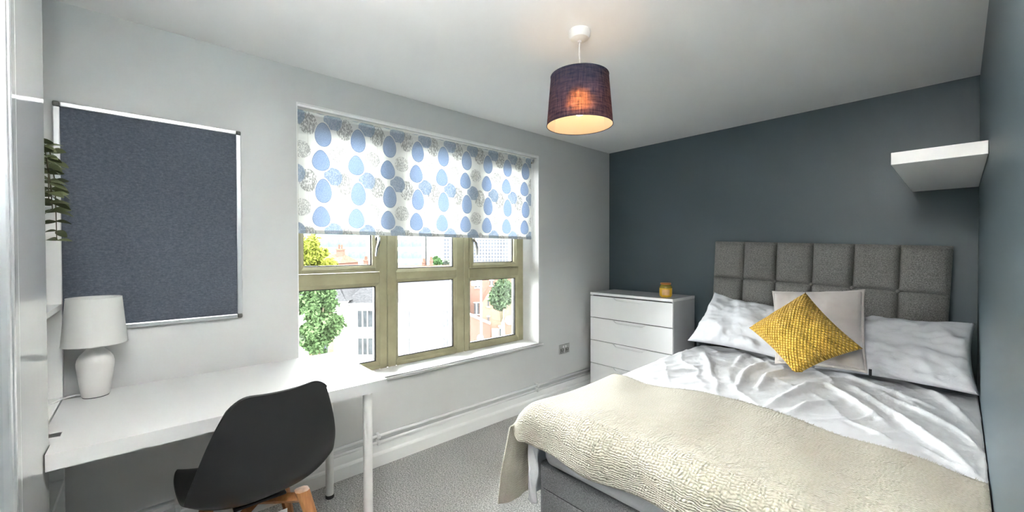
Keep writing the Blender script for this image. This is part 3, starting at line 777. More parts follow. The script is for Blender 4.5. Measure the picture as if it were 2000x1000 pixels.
auto_smooth(rpad(BX0 + .001, BX1 - .001, BF + .001, BH, .022, .203, .045, .006).build('base_panel', M_TWEEDD, bed))
rpad(BX0 + .006, BX1 - .006, BF + .006, BH - .01, .198, .210, .045, .002).build('piping', M_DARKGAP, bed)
for fx in (BX0 + .08, BX1 - .08):
    for fy in (BF + .08, BH - .1):
        B().lathe([(0, 0), (.022, 0), (.024, .022), (0, .022)], (fx, fy, .0005), 16).build('foot', M_RUBBER, bed)
# headboard: six columns of tufted squares, leaning slightly down to the wall side
HT = .040; HC = Vector((1.792, 3.5, 1.127)); cw, rh = .2240, .290
hbe = bpy.data.objects.new('headboard', None); COL.objects.link(hbe); hbe.parent = bed; hbe.matrix_parent_inverse = bed.matrix_basis.inverted()
hbe.location = HC; hbe.rotation_euler = (0, HT, 0); hbe.empty_display_size = .05
def loc_part(bm_, name, mat, smooth=False):
    me = bm_.me(name); me.materials.append(mat)
    o = bpy.data.objects.new(name, me); COL.objects.link(o); o.parent = hbe
    if smooth: auto_smooth(o)
    return o
loc_part(B().box(-3 * cw, 3 * cw, .028, .085, -.80, .292, .006, 2), 'backing_board', M_TWEED)
n = 18; pv = []
for i in range(n):
    for j in range(n):
        s, t_ = -1 + 2 * i / (n - 1), -1 + 2 * j / (n - 1)
        s2, t2 = math.copysign(abs(s) ** .8, s), math.copysign(abs(t_) ** .8, t_)
        prf = max(0., 1 - abs(s2) ** 5) ** .5 * max(0., 1 - abs(t2) ** 5) ** .5
        # corner pull towards the buttons
        cp = math.exp(-(((1 - abs(s2)) / .25) ** 2 + ((1 - abs(t2)) / .25) ** 2)) * .25
        pv.append((s2 * cw * .4995, .030 - .042 * prf * (1 - cp) - .004, t2 * rh * .4995))
pme = bpy.data.meshes.new('tufted_square'); pme.from_pydata(pv, [], grid_faces(n, n)); pme.update(); pme.materials.append(M_TWEED)
pme.polygons.foreach_set('use_smooth', [True] * len(pme.polygons))
bme = B().lathe([(0, -.010), (.008, -.008), (.011, -.002), (.011, .004), (0, .004)], (0, 0, 0), 14).xform(Matrix.Rotation(math.radians(90), 4, 'X')).me('button'); bme.materials.append(M_TWEED)
bme.polygons.foreach_set('use_smooth', [True] * len(bme.polygons))
for r in range(3):
    for c in range(6):
        place('tufted_square', pme, None, hbe, ((c - 2.5) * cw, 0, .145 - r * rh))
for r in range(2):
    for c in range(5):
        place('button', bme, None, hbe, ((c - 2) * cw, .016, -r * rh))

# ------------------------------------------------------------------ mattress in a fitted sheet
mt = rpad(BX0 + .010, BX1 - .005, BF + .008, BH - .01, .3185, .535, .075, .035).build('mattress', M_SHEET)
auto_smooth(mt, 60); tag(mt, 'thick mattress in a white fitted sheet on the grey base', 'mattress')

# ------------------------------------------------------------------ bedding sheets
def sm(x): x = np.clip(x, 0, 1); return x * x * (3 - 2 * x)
RIDGES = [  # (points in x,y on the bed, height, width)
    ([(2.12, 2.88), (2.23, 2.68), (2.33, 2.52), (2.42, 2.38), (2.5, 2.25), (2.56, 2.09)], .026, .030),
    ([(2.18, 3.36), (2.34, 3.20), (2.44, 3.05), (2.50, 2.85), (2.56, 2.60)], .024, .030),
    ([(2.20, 2.94), (2.33, 2.74), (2.44, 2.62), (2.53, 2.49), (2.57, 2.33)], .018, .022),
    ([(2.14, 2.33), (2.24, 2.27), (2.32, 2.22)], .016, .016),
    ([(2.0, 2.84), (2.08, 2.71), (2.21, 2.54), (2.30, 2.40)], .020, .024),
    ([(1.69, 2.38), (1.62, 2.70), (1.62, 2.98), (1.70, 3.15)], .022, .030),
    ([(1.88, 2.20), (1.92, 2.61), (1.96, 2.80)], .022, .028),
    ([(1.97, 2.22), (2.00, 2.40), (2.08, 2.52)], .016, .020),
    ([(2.0, 3.10), (2.14, 3.02), (2.30, 2.92), (2.42, 2.80)], .018, .024),
    ([(1.53, 2.80), (1.47, 3.10), (1.50, 3.25)], .018, .026),
    ([(1.10, 2.90), (1.24, 3.0), (1.30, 3.20)], .014, .024),
    ([(1.24, 3.05), (1.38, 2.79), (1.53, 2.45)], .022, .030),
    ([(1.36, 2.95), (1.44, 2.92), (1.55, 2.95)], .014, .016),
    ([(1.47, 3.09), (1.50, 3.18), (1.60, 3.10), (1.72, 2.98)], .016, .018),
    ([(1.77, 2.45), (1.73, 2.75), (1.80, 2.96)], .024, .028),
    ([(1.20, 2.35), (1.30, 2.50), (1.45, 2.62)], .016, .026),
    ([(1.40, 2.20), (1.50, 2.34), (1.60, 2.40)], .012, .022),
    ([(2.05, 2.20), (2.20, 2.36), (2.24, 2.50)], .012, .016),
    ([(2.30, 2.14), (2.40, 2.24), (2.52, 2.16)], .012, .016)]
def ridge_h(x, y):
    h = np.zeros_like(x)
    for pts, amp, wd in RIDGES:
        best = np.full_like(x, 9.0); tpar = np.zeros_like(x); L = len(pts) - 1
        for k in range(L):
            ax, ay = pts[k]; bx, by = pts[k + 1]; dx, dy = bx - ax, by - ay
            t_ = np.clip(((x - ax) * dx + (y - ay) * dy) / (dx * dx + dy * dy), 0, 1)
            d = np.hypot(x - ax - t_ * dx, y - ay - t_ * dy)
            side = np.where((x - ax) * dy - (y - ay) * dx > 0, 1.0, 1.9)
            d = d * side; up_ = d < best; best = np.where(up_, d, best); tpar = np.where(up_, (k + t_) / L, tpar)
        env = np.sin(np.pi * np.clip(tpar * .9 + .05, 0, 1)) ** .6
        h += amp * env * (np.exp(-(best / wd) ** 2) - .28 * np.exp(-(best / (wd * 2.4)) ** 2))
    return h
def fbm(x, y, sx, sy, seed, oct_=3):
    out = np.empty_like(x); f = x.ravel(); g = y.ravel(); o = out.ravel()
    for i in range(f.size): o[i] = mnoise.fractal(Vector((f[i] * sx, g[i] * sy, seed)), 1.0, 2.0, oct_)
    return o.reshape(x.shape)
def ridged(x, y, ang, sl, sa, seed):
    c, s = math.cos(ang), math.sin(ang); u = x * c + y * s; v = -x * s + y * c
    wv = fbm(x, y, 2.2, 2.2, seed + 5, 2) * .08
    n_ = fbm(u, v + wv, sl, sa, seed, 2); return (1 - np.abs(n_) * 1.6).clip(0, 1) ** 3
def ztop(x, y):
    z = .585 + .020 * sm((y - 1.9) / .9) - .012 * sm((y - 3.0) / .4)
    z = z + .018 * np.sin((x - 1.1) / 1.4 * math.pi) - .004 * sm((x - 2.44) / .12)
    return z
def edge(s, r):
    a = np.clip(s / r, 0, math.pi / 2); ex = np.clip(s - r * math.pi / 2, 0, None)
    out = np.where(s < 0, s, r * np.sin(a)); drop = np.where(s < 0, 0, r * (1 - np.cos(a)) + ex); return out, drop
QK = .55
def draped(name, mat, P, Q, xl, yf, rx, ry, ztf, hf, thick, off=-1, extra=None, parent=None):
    """P: coordinate across (0 at the left edge, + hangs over), Q: along (0 at the foot edge, + hangs over)"""
    p, q = np.meshgrid(P, Q, indexing='ij')
    ox, dx = edge(p, rx); oy, dy = edge(q, ry)
    bl_ = sm((p - .02) / .13)
    x = xl - ox; yo = np.where(q > 0, oy * (1 - bl_) + q * QK * bl_, q); y = yf - yo
    hang = sm(p / .15); foot = sm(q / .08) * (1 - bl_)
    xt, yt = np.maximum(x, xl - .02), np.maximum(y, yf - .01)
    z = ztf(xt, yt) - dx - dy * (1 - bl_)
    hh = hf(x, y, p, q)
    z = z + hh * (1 - hang) * (1 - foot * .8)
    y = y - hh * foot
    depth = np.clip(p - .1, 0, None)
    fold = (np.sin(y * 21 + 1.3 * np.sin(y * 9)) * .016 + np.sin(y * 47 + 2) * .005) * np.clip(depth / .25, 0, 1)
    x = x - (depth * .05 + fold * .8) * hang
    y = y - .05 * depth * sm(q / .05)
    if extra is not None: x, y, z = extra(x, y, z, p, q)
    z = np.maximum(z, .022)
    vs_ = np.stack([x.ravel(), y.ravel(), z.ravel()], 1)
    o = mesh(name, vs_.tolist(), grid_faces(len(P), len(Q)), mat, parent, True)
    ul = o.data.uv_layers.new(name='UVMap'); uu = (p.ravel() - P[0]); vv = (q.ravel() - Q[0])
    li = np.empty(len(o.data.loops), int); o.data.loops.foreach_get('vertex_index', li)
    ul.data.foreach_set('uv', np.stack([uu[li], vv[li]], 1).ravel().astype(np.float32))
    if thick:
        md = o.modifiers.new('thick', 'SOLIDIFY'); md.thickness = thick; md.offset = off
    return o, (x, y, z)

def duvet_h(x, y, p, q):
    m_ = sm((y - 2.0) / .15)          # lies flat under the throw
    a = ridge_h(x, y)
    b_ = ridged(x, y, 2.2, 2.0, 6.0, 3.3) * .008 + ridged(x, y, 1.1, 2.0, 7.0, 8.1) * .005 + fbm(x, y, 6, 6, 1.7, 3) * .004
    return (a + b_) * m_ - .006 * (1 - m_) + fbm(x, y, 2.3, 2.3, 4.4, 2) * .008 * m_
Pd = np.concatenate([np.linspace(-1.455, 0, 190), np.linspace(.008, .50, 46)])
Qd = np.concatenate([np.linspace(-1.94, 0, 220), np.linspace(.006, .155, 18)])
def duvet_x(x, y, z, p, q):
    # gathered flap wrapping the foot corner
    c = sm((p - .06) / .10) * sm(q / .02); k = np.clip(q / .155, 0, 1)
    x = x + c * (.075 * k ** 1.3 + .006 * np.sin(z * 40 + q * 60))
    yc = 1.425 - .030 * np.sin(np.pi * k) - .012 * np.sin(z * 22 + k * 5) * k * (1 - k) * 3
    y = y * (1 - c) + yc * c
    # a corner of the duvet slips a little below the throw at the foot
    z = z - sm(q / .15) * .035 * np.exp(-((x - 1.36) / .10) ** 2)
    return x, y, z
dv, _ = draped('duvet', M_DUVET, Pd, Qd, 1.115, 1.436, .060, .045, ztop, duvet_h, .010, -1, duvet_x)
tag(dv, 'rumpled white cotton duvet spread over the bed', 'duvet')

# throw
HX = [1.0, 1.08, 1.30, 1.48, 1.77, 1.98, 2.18, 2.41, 2.556]; HYv = [2.14, 2.13, 2.10, 2.12, 2.17, 2.12, 2.08, 2.075, 2.04]
def throw_h(x, y, p, q):
    return fbm(x, y, 2.6, 2.6, 9.1, 2) * .012 + .0035 * np.sin(x * 16 + y * 7) + .016
Pt = np.concatenate([np.linspace(-1.476, 0, 110), np.linspace(.012, .52, 44)])
Qt = np.concatenate([np.linspace(-.64, 0, 60), np.linspace(.010, .205, 20)])
def throw_x(x, y, z, p, q):
    # the head-side hem wanders
    hy = np.interp(x, HX, HYv); k = np.clip(-q / .64, 0, 1)
    y = y + (hy - 2.095) * k ** 2 * (1 - sm(p / .2))
    # foot hem: sagging waves, tucked pleat at the corner
    f = sm(q / .20) * (1 - sm(p / .12))
    z = z - f * (.010 * np.sin(x * 9 + .5)); y = y - f * (.012 * np.sin(x * 14) + .006)
    c = sm((p - .02) / .08) * sm(q / .06)
    x = x - c * (.012 * sm((p - .05) / .35))
    # the hanging flap swings towards the foot of the bed
    s_ = sm((p - .05) / .45)
    y = y - s_ * sm((q + .35) / .35) * .030
    lift = (1 - sm((p - .02) / .15)) * sm((p + .10) / .10) * sm(q / .1)
    z = z + lift * .012
    return x, y, z
tw, (tx_, ty_, tz_) = draped('throw_blanket', M_THROW, Pt, Qt, 1.092, 1.452, .078, .072, ztop, throw_h, .007, 1, throw_x)
tag(tw, 'cream crinkled cotton throw across the foot of the bed', 'blanket')
# frayed edge
b = []; fcs = []
col0 = 0
ep = np.stack([tx_[:, col0], ty_[:, col0], tz_[:, col0]], 1); rnd = random.Random(5)
for i in range(len(ep) - 1):
    for k in range(4):
        f = (k + rnd.random()) / 4; p_ = ep[i] * (1 - f) + ep[i + 1] * f
        dxr, dyr, ln = rnd.uniform(-.008, .008), rnd.uniform(.010, .024), 0
        z_ = p_[2] + .004; n0 = len(b)
        out_ = 1 if i < 110 else .3
        b += [(p_[0] - .0018, p_[1] - .002, z_), (p_[0] + .0018, p_[1] - .002, z_), (p_[0] + dxr, p_[1] + dyr, z_ + rnd.uniform(-.001, .005)), (p_[0], p_[1] - .002, z_ + .002)]
        fcs += [(n0, n0 + 1, n0 + 2), (n0 + 1, n0 + 3, n0 + 2), (n0 + 3, n0, n0 + 2)]
fr = mesh('fringe', b, fcs, M_FRINGE, tw); fr['kind'] = 'stuff'

# ------------------------------------------------------------------ pillows and cushions
def cushion(name, corners, thick, mat, nrm, label, cat, bow=.06, ear=.35, pw=.42, wr=.006, seed=0., sag=(0, 0, 0, 0), flange=None, n=52, group=None, back=.6, wrs=9, zmin=-9):
    """corners: TL, TR, BR, BL"""
    TL, TR, BR, BL = [Vector(c) for c in corners]; nrm = Vector(nrm).normalized()
    c0 = (TL + TR + BR + BL) / 4
    e = thing(name, label, cat, c0, group=group)
    def grid(side):
        vs_, uvs = [], []
        for i in range(n):
            for j in range(n):
                u, v = i / (n - 1), j / (n - 1); s, t_ = 2 * u - 1, 2 * v - 1
                p = TL.lerp(TR, u).lerp(BL.lerp(BR, u), v)
                # edges bow in between the corners
                ctr = (TL + TR + BR + BL) / 4
                inw = bow * ((1 - s * s) * abs(t_) ** 4 + (1 - t_ * t_) * abs(s) ** 4)
                p = p.lerp(ctr, inw)
                p = p + Vector((0, 0, -1)) * (sag[0] * (1 - s * s) * (1 - v) ** 2)
                hgt = max(0, (1 - s * s) * (1 - t_ * t_)) ** pw
                rad = mnoise.fractal(Vector((s * 2 + seed, t_ * 2, seed * 3.1)), 1, 2, 4)
                ang = math.atan2(t_, s); rr = max(abs(s), abs(t_))
                crease = (math.sin(ang * wrs + rad * 3 + seed) * .5 + math.sin(ang * (wrs * 2.3) + seed * 2) * .3) * rr ** 2 * (1 - rr ** 8)
                h = thick * hgt + (wr * rad * 2.0 + wr * crease * 1.5) * min(1, hgt * 2.2)
                p = p + nrm * (h * (1 if side > 0 else -back))
                if p.z < zmin: p.z = zmin + (p.z - zmin) * .15 + (0 if side > 0 else -.004)
                vs_.append(p); uvs.append((u, v))
        return vs_, uvs
    va, ua = grid(1); vb, ub = grid(-1)
    fa = grid_faces(n, n); fb = [tuple(reversed(f)) for f in grid_faces(n, n, n * n)]
    me = bpy.data.meshes.new(name); me.from_pydata([tuple(v) for v in va + vb], [], fa + fb); me.update()
    bm = bmesh.new(); bm.from_mesh(me); 
    ul = bm.loops.layers.uv.new('UVMap'); uv = ua + ub
    bm.verts.ensure_lookup_table()
    for f in bm.faces:
        for l in f.loops: l[ul].uv = uv[l.vert.index]
    bmesh.ops.remove_doubles(bm, verts=bm.verts, dist=.0004); bmesh.ops.recalc_face_normals(bm, faces=bm.faces); bm.to_mesh(me); bm.free()
    mobj('cover', me, mat, e, True)
    if flange:
        fm, fwid = flange; nn = 80; loop_o, loop_i = [], []; per = []
        for a_, b_ in ((TL, TR), (TR, BR), (BR, BL), (BL, TL)):
            for k in range(nn // 4): per.append(a_.lerp(b_, k / (nn // 4)))
        vs_ = []
        for k, p in enumerate(per):
            kk = (k % (nn // 4)) / (nn // 4); s = 2 * kk - 1
            pin = p.lerp(c0, bow * (1 - s * s)); d = (pin - c0).normalized(); wob = mnoise.noise(Vector((k * .35, seed, 0)))
            corner = (1 + .35 * abs(s) ** 6)
            q = pin + d * fwid * corner + nrm * (.010 * wob)
            vs_ += [pin - d * .012, q]
        fs = [(2 * k, 2 * ((k + 1) % nn), 2 * ((k + 1) % nn) + 1, 2 * k + 1) for k in range(nn)]
        fo = mesh('flange', vs_, fs, fm, e, True); md = fo.modifiers.new('thick', 'SOLIDIFY'); md.thickness = .006; md.offset = 0
    return e

cushion('pillow', [(1.175, 3.395, 1.035), (1.76, 3.385, .975), (1.80, 3.08, .645), (1.090, 3.105, .672)], .095, M_SHEET, (-.05, -.72, .69), 'white pillow propped against the headboard on the chest side', 'pillow', bow=.09, seed=1.3, sag=(.035, 0, 0, 0), wr=.013, group='white bed pillows', back=.35)
cushion('pillow', [(1.93, 3.400, .935), (2.562, 3.40, .965), (2.570, 3.06, .645), (1.90, 3.06, .640)], .095, M_SHEET, (-.08, -.72, .69), 'white pillow lying beside the teal side wall', 'pillow', bow=.07, seed=4.1, sag=(.01, 0, 0, 0), wr=.013, group='white bed pillows', back=.35)
tp = cushion('cushion', [(1.630, 3.25, 1.075), (2.105, 3.25, 1.118), (2.150, 2.985, .690), (1.720, 2.985, .655)], .075, M_TAUPE, (-.10, -.84, .52), 'taupe velvet cushion with flanged edge behind the yellow one', 'cushion', bow=.055, pw=.40, wr=.005, seed=2.2, flange=(M_PIPING, .012), back=.3)
B().box(2.165, 2.178, 2.972, 2.976, .668, .708).build('care_tag', M_BLACK, tp)
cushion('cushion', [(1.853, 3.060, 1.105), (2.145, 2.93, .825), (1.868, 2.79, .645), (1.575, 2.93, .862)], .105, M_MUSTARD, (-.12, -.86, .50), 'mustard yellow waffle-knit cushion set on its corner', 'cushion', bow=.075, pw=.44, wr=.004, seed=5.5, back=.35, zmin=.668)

# ================================================================== outside the window
GZ = -8.1
M_RENDER = simple('white_render', (0.72, 0.72, 0.70, 1), 0.85, 0.0, var=.02, nscale=8, nstr=.05)
M_SLATE = simple('grey_slate_roof', (0.019, 0.019, 0.020, 1), 0.8, 0.0, var=.35, vscale=6)
M_TILE = simple('clay_roof_tile', (0.0468, 0.0273, 0.0208, 1), 0.9, 0.0, var=.3, vscale=4)
M_PANEOUT = simple('dark_window_glass', (0.0208, 0.0234, 0.0260, 1), 0.5, 0.02, var=.4, vscale=2)
M_ASPHALT = simple('street_asphalt', (0.02, 0.02, 0.0205, 1), 0.9, 0.0, var=.1)
M_GREENGLASS = simple('office_green_glass', (0.0390, 0.0533, 0.0533, 1), 0.5, 0.02, var=.5, vscale=.35)
M_PANEL = simple('office_white_panel', (0.33, 0.335, 0.335, 1), 0.6, 0.0, var=.01)
M_TOWER = simple('tower_white_cladding', (0.075, 0.077, 0.08, 1), 0.7, 0.0, var=.01)
M_TOWERWIN = simple('tower_window', (0.0312, 0.0338, 0.0403, 1), 0.5, 0.02, var=.2, vscale=.2)
def brick_mat():
    m, nt, bs = new_mat('red_brick'); v = coords(nt)
    mp = nt.nodes.new('ShaderNodeMapping'); mp.inputs['Rotation'].default_value = (math.radians(90), 0, 0); nt.links.new(v, mp.inputs[0])
    bk = nt.nodes.new('ShaderNodeTexBrick'); bk.inputs['Scale'].default_value = 4.0
    bk.inputs['Color1'].default_value = (0.0560, 0.0287, 0.0217, 1); bk.inputs['Color2'].default_value = (0.0476, 0.0245, 0.0189, 1); bk.inputs['Mortar'].default_value = (0.0770, 0.0630, 0.0532, 1)
    nt.links.new(mp.outputs[0], bk.inputs['Vector']); nt.links.new(bk.outputs[0], bs.inputs['Base Color']); bs.inputs['Roughness'].default_value = .9; bs.inputs['Specular IOR Level'].default_value = 0.0
    return m
M_BRICK = brick_mat()
tag(B().box(-260, -1.5, -160, 260, GZ - .2, GZ).build('street_ground', M_ASPHALT), 'grey street far below the window', None, kind='structure')
ang = math.radians(YAW)
def ext(name, label, cat, r, f, z=GZ, turn=0.0, group=None):
    """r metres to the side, f metres out from the viewpoint's street position"""
    x = CAM.x + r * math.cos(ang) - f * math.sin(ang); y = r * math.sin(ang) + f * math.cos(ang)
    return thing(name, label, cat, (x, y, z), group=group, rotz=ang + turn)
def zv(v, f): return CAM.z - (v - 489.3) / F_PX * f          # height seen at row v, f metres away
def ru(u, f): return (u - 1000) / F_PX * f

# --- white house (local: x along facade, y away, z up from the street)
F = 35.0; hs = ext('white_house', 'white rendered house with grey slate roof across the street', 'house', 0, F)
r0, r1 = ru(681, F), ru(892, F); ez = zv(592, F) - GZ; rz_ = zv(520, F + 4.5) - GZ
B().box(r0, r1, 0, 9, 0, ez).build('wall', M_RENDER, hs, local=True)
def hip(x0, x1, y0, y1, z0, z1, ov, name, mat, par, ridge=.5):
    b = B(); hw = (y1 - y0) / 2 + ov
    v = [(x0 - ov, y0 - ov, z0), (x1 + ov, y0 - ov, z0), (x1 + ov, y1 + ov, z0), (x0 - ov, y1 + ov, z0), (x0 + hw * ridge, (y0 + y1) / 2, z1), (x1 - hw * ridge, (y0 + y1) / 2, z1)]
    vv = [b.bm.verts.new(p) for p in v]
    for f_ in ((0, 1, 5, 4), (1, 2, 5), (2, 3, 4, 5), (3, 0, 4), (3, 2, 1, 0)): b.bm.faces.new([vv[k] for k in f_])
    return b.build(name, mat, par, local=True)
hip(r0, r1, 0, 9, ez + .10, rz_, .35, 'roof', M_SLATE, hs, .35)
B().box(r0 - .38, r1 + .38, -.42, -.30, ez - .02, ez + .12).build('gutter', M_GREYPLASTIC, hs, local=True)
def ext_window(par, x0, x1, z0, z1, nb=3, y=-.02):
    o = B().box(x0, x1, y, y + .06, z0, z1).build('window', M_PANEOUT, par, local=True)
    b = B()
    for k in range(1, nb):
        xm = x0 + (x1 - x0) * k / nb; b.box(xm - .05, xm + .05, y - .05, y - .001, z0, z1)
    b.box(x0 - .06, x1 + .06, y - .05, y - .001, z0 - .08, z0).box(x0 - .06, x1 + .06, y - .05, y - .001, z1, z1 + .06)
    b.build('window_frame', M_GREYPLASTIC if nb > 2 else M_RENDER, o, local=True)
    return o
for (u0, u1) in ((698, 727), (790, 800), (864, 884)):
    for (va, vb) in ((605, 637), (659, 691)):
        ext_window(hs, ru(u0, F), ru(u1, F), zv(vb, F) - GZ, zv(va, F) - GZ)
for u in (683, 825): B().box(ru(u, F) - .06, ru(u, F) + .06, -.14, -.02, 0, ez).build('downpipe', M_GREYPLASTIC, hs, local=True)
B().box(r0, r1, -3.2, -3.05, 0, 1.0).build('front_railing', M_GREYPLASTIC, hs, local=True)
# wing with the arched door
F2 = 34.0; wg = ext('white_house_wing', 'white house wing with arched doorway behind the tree', 'house', 0, F2)
B().box(ru(560, F2), ru(672, F2), 0, 8, 0, zv(586, F2) - GZ).build('wall', M_RENDER, wg, local=True)
hip(ru(560, F2), ru(672, F2), 0, 8, zv(586, F2) - GZ, zv(545, F2 + 4) - GZ, .3, 'roof', M_SLATE, wg, .6)
xa0, xa1 = ru(618, F2), ru(652, F2); zt_ = zv(672, F2) - GZ; rr = (xa1 - xa0) / 2
for k, (ri, ro, mat, nm, yy) in enumerate(((0, rr * .72, M_PANEOUT, 'arched_door', -.03), (rr * .82, rr, M_GREYPLASTIC, 'arch_moulding', -.06))):
    pts = [((xa0 + xa1) / 2 + ro * math.cos(a), zt_ + ro * math.sin(a)) for a in [math.pi * i / 16 for i in range(17)]]
    if ri == 0: pts += [((xa0 + xa1) / 2 - ro, 0.1), ((xa0 + xa1) / 2 + ro, 0.1)]
    else:
        pts += [((xa0 + xa1) / 2 - ro, 0.1), ((xa0 + xa1) / 2 - ri, 0.1)]
        pts += [((xa0 + xa1) / 2 + ri * math.cos(a), zt_ + ri * math.sin(a)) for a in [math.pi * (1 - i / 16) for i in range(17)]] + [((xa0 + xa1) / 2 + ri, 0.1), ((xa0 + xa1) / 2 + ro, 0.1)]
    B().poly_extrude(pts, 'y', yy, 0.02).build(nm, mat, wg, local=True)
ext_window(wg, ru(640, F2), ru(651, F2), zv(640, F2) - GZ, zv(612, F2) - GZ, 2)

for c in list(wg.children):          # the wing belongs to the same house
    c.parent = hs; c.location.y += F2 - F
bpy.data.objects.remove(wg)

# --- rear roofs with chimneys
def rear(name, label, u0, u1, vr, ve, f, mat, chim, ridge=.2):
    e = ext(name, label, 'house', 0, f)
    B().box(ru(u0, f), ru(u1, f), 0, 6, 0, zv(ve, f) - GZ).build('wall', M_BRICK, e, local=True)
    rf = hip(ru(u0, f), ru(u1, f), 0, 6, zv(ve, f) - GZ, zv(vr, f + 3) - GZ, .2, 'roof', mat, e, ridge)
    for (cu, cv, wpx, hpx) in chim:
        w_ = wpx / F_PX * f / 2; x = ru(cu, f)
        c = B().box(x - w_, x + w_, 2.2, 3.0, zv(ve, f) - GZ, zv(cv, f) - GZ).box(x - w_ * 1.15, x + w_ * 1.15, 2.1, 3.1, zv(cv, f) - GZ, zv(cv, f) - GZ + .25).build('chimney', M_BRICK, e, local=True)
        for s in (-.4, .4):
            auto_smooth(B().lathe([(0, 0), (.14, 0), (.11, .5), (0, .5)], (x + s * w_, 2.6, zv(cv, f) - GZ + .25), 10).build('chimney_pot', M_TILE, c, local=True))
    return e
rear('brick_house', 'brick house with clay roof and tall chimney behind the tree', 600, 662, 494, 512, 48, M_TILE, [(647, 487, 13, 20)])
rear('terrace_house', 'low terrace roof with small chimneys below the office block', 664, 900, 516, 524, 58, M_TILE, [(702, 509, 7, 10), (721, 508, 5, 10), (820, 513, 5, 6), (835, 510, 5, 8)], .05)

# --- office block with ribbon windows
FO = 125.0; of = ext('office_block', 'white office block with green glass ribbon windows', 'building', 0, FO)
ox0, ox1 = ru(560, FO), ru(824, FO)
B().box(ox0, ox1, 0, 20, 0, zv(400, FO) - GZ).build('wall', M_PANEL, of, local=True)
npn = 13; pw_ = (ox1 - ox0) / npn
wh = 14.5 / F_PX * FO
pm = B().box(-pw_ / 2 + .10, pw_ / 2 - .10, -.12, .02, 0, wh).me('pane'); pm.materials.append(M_GREENGLASS)
for (vb) in (411, 434.5, 457.5, 480.5, 503.5, 526.5):
    for k in range(npn): place('pane', pm, None, of, (ox0 + (k + .5) * pw_, 0, zv(vb, FO) - GZ))
jm = B().box(-.05, .05, -.06, .01, 0, zv(400, FO) - GZ).me('panel_joint'); jm.materials.append(M_GREENGLASS)
for k in range(npn + 1): place('panel_joint', jm, None, of, (ox0 + k * pw_, 0, 0))
B().box(ru(828, FO), ru(845, FO), 4, 20, 0, zv(440, FO) - GZ).build('stair_tower', M_PANEL, of, local=True)
# --- tower with a grid of windows
FT = 190.0; tb = ext('tower_block', 'pale tower block with a grid of small windows', 'building', 0, FT)
tx0, tx1 = ru(843, FT), ru(1080, FT)
B().box(tx0, tx1, 0, 20, 0, zv(380, FT) - GZ).build('wall', M_TOWER, tb, local=True)
b = B(); ww = 3.0 / F_PX * FT; st_x = 5.75 / F_PX * FT; st_z = 6.6 / F_PX * FT
for i in range(int((tx1 - tx0) / st_x)):
    for j in range(17):
        x = tx0 + (i + .6) * st_x; z = zv(509 - j * 6.6, FT) - GZ
        b.box(x - ww / 2, x + ww / 2, -.15, .05, z, z + 4.2 / F_PX * FT)
o_ = b.build('window_grid', M_TOWERWIN, tb, local=True); o_['kind'] = 'stuff'

# --- brick building on the corner
FB = 38.0; bb_ = ext('brick_building', 'tall red brick building on the street corner', 'building', 0, FB)
B().box(ru(918, FB), ru(1120, FB), 0, 10, 0, zv(524, FB) - GZ).build('wall', M_BRICK, bb_, local=True)
B().box(ru(918, FB) - .1, ru(1120, FB), -.1, 10.1, zv(524, FB) - GZ, zv(524, FB) - GZ + .3).build('coping', M_RENDER, bb_, local=True)
for u0, u1, va, vb in ((926, 935, 590, 612), (957, 963, 546, 556), (928, 938, 546, 560)):
    ext_window(bb_, ru(u0, FB), ru(u1, FB), zv(vb, FB) - GZ, zv(va, FB) - GZ, 2)
FA = 31.0; an = ext('brick_annex', 'pale brick annex with white door beside the corner tree', 'building', 0, FA)
M_BRICKP = simple('pale_brick', (0.0806, 0.0494, 0.0364, 1), .9, 0.0, var=.12, vscale=5, nscale=20, nstr=.2)
x0, x1 = ru(942, FA), ru(1060, FA); zt_ = zv(600, FA) - GZ
B().poly_extrude([(x0, 0), (x1, 0), (x1, zv(606, FA) - GZ), (ru(950, FA), zv(578, FA) - GZ), (x0, zv(590, FA) - GZ)], 'y', 0, 5).build('wall', M_BRICKP, an, local=True)
for u0, u1, va, vb in ((952, 955, 583, 597), (952, 955, 617, 628)):
    ext_window(an, ru(u0, FA), ru(u1, FA), zv(vb, FA) - GZ, zv(va, FA) - GZ, 1)
B().box(ru(975, FA), ru(984, FA), -.08, .02, zv(662, FA) - GZ, zv(636, FA) - GZ).build('door', M_RENDER, an, local=True)
B().box(ru(975.5, FA), ru(979, FA), -.10, -.02, zv(658, FA) - GZ, zv(640, FA) - GZ).build('door_glass', M_PANEOUT, an, local=True)
B().box(ru(973, FA), ru(986, FA), -.5, .02, zv(635, FA) - GZ, zv(634, FA) - GZ).build('door_canopy', M_GREYPLASTIC, an, local=True)
b = B()
for k in range(14):
    u = 961 + k * .95; b.box(ru(u, FA) - .010, ru(u, FA) + .010, -.6, -.56, 0, zv(637, FA) - GZ)
b.box(ru(961, FA), ru(974, FA), -.6, -.57, zv(641, FA) - GZ - .03, zv(641, FA) - GZ + .03); b.build('railing', M_GREYPLASTIC, an, local=True)
sat = B().lathe([(0, .02), (.22, .06), (.34, .16), (.33, .18), (.2, .09), (0, .05)], (0, 0, 0), 20).xform(Matrix.Translation((ru(995, FA), -.1, zv(624, FA) - GZ)) @ Matrix.Rotation(math.radians(75), 4, 'X')).build('satellite_dish', M_RENDER, an, local=True)
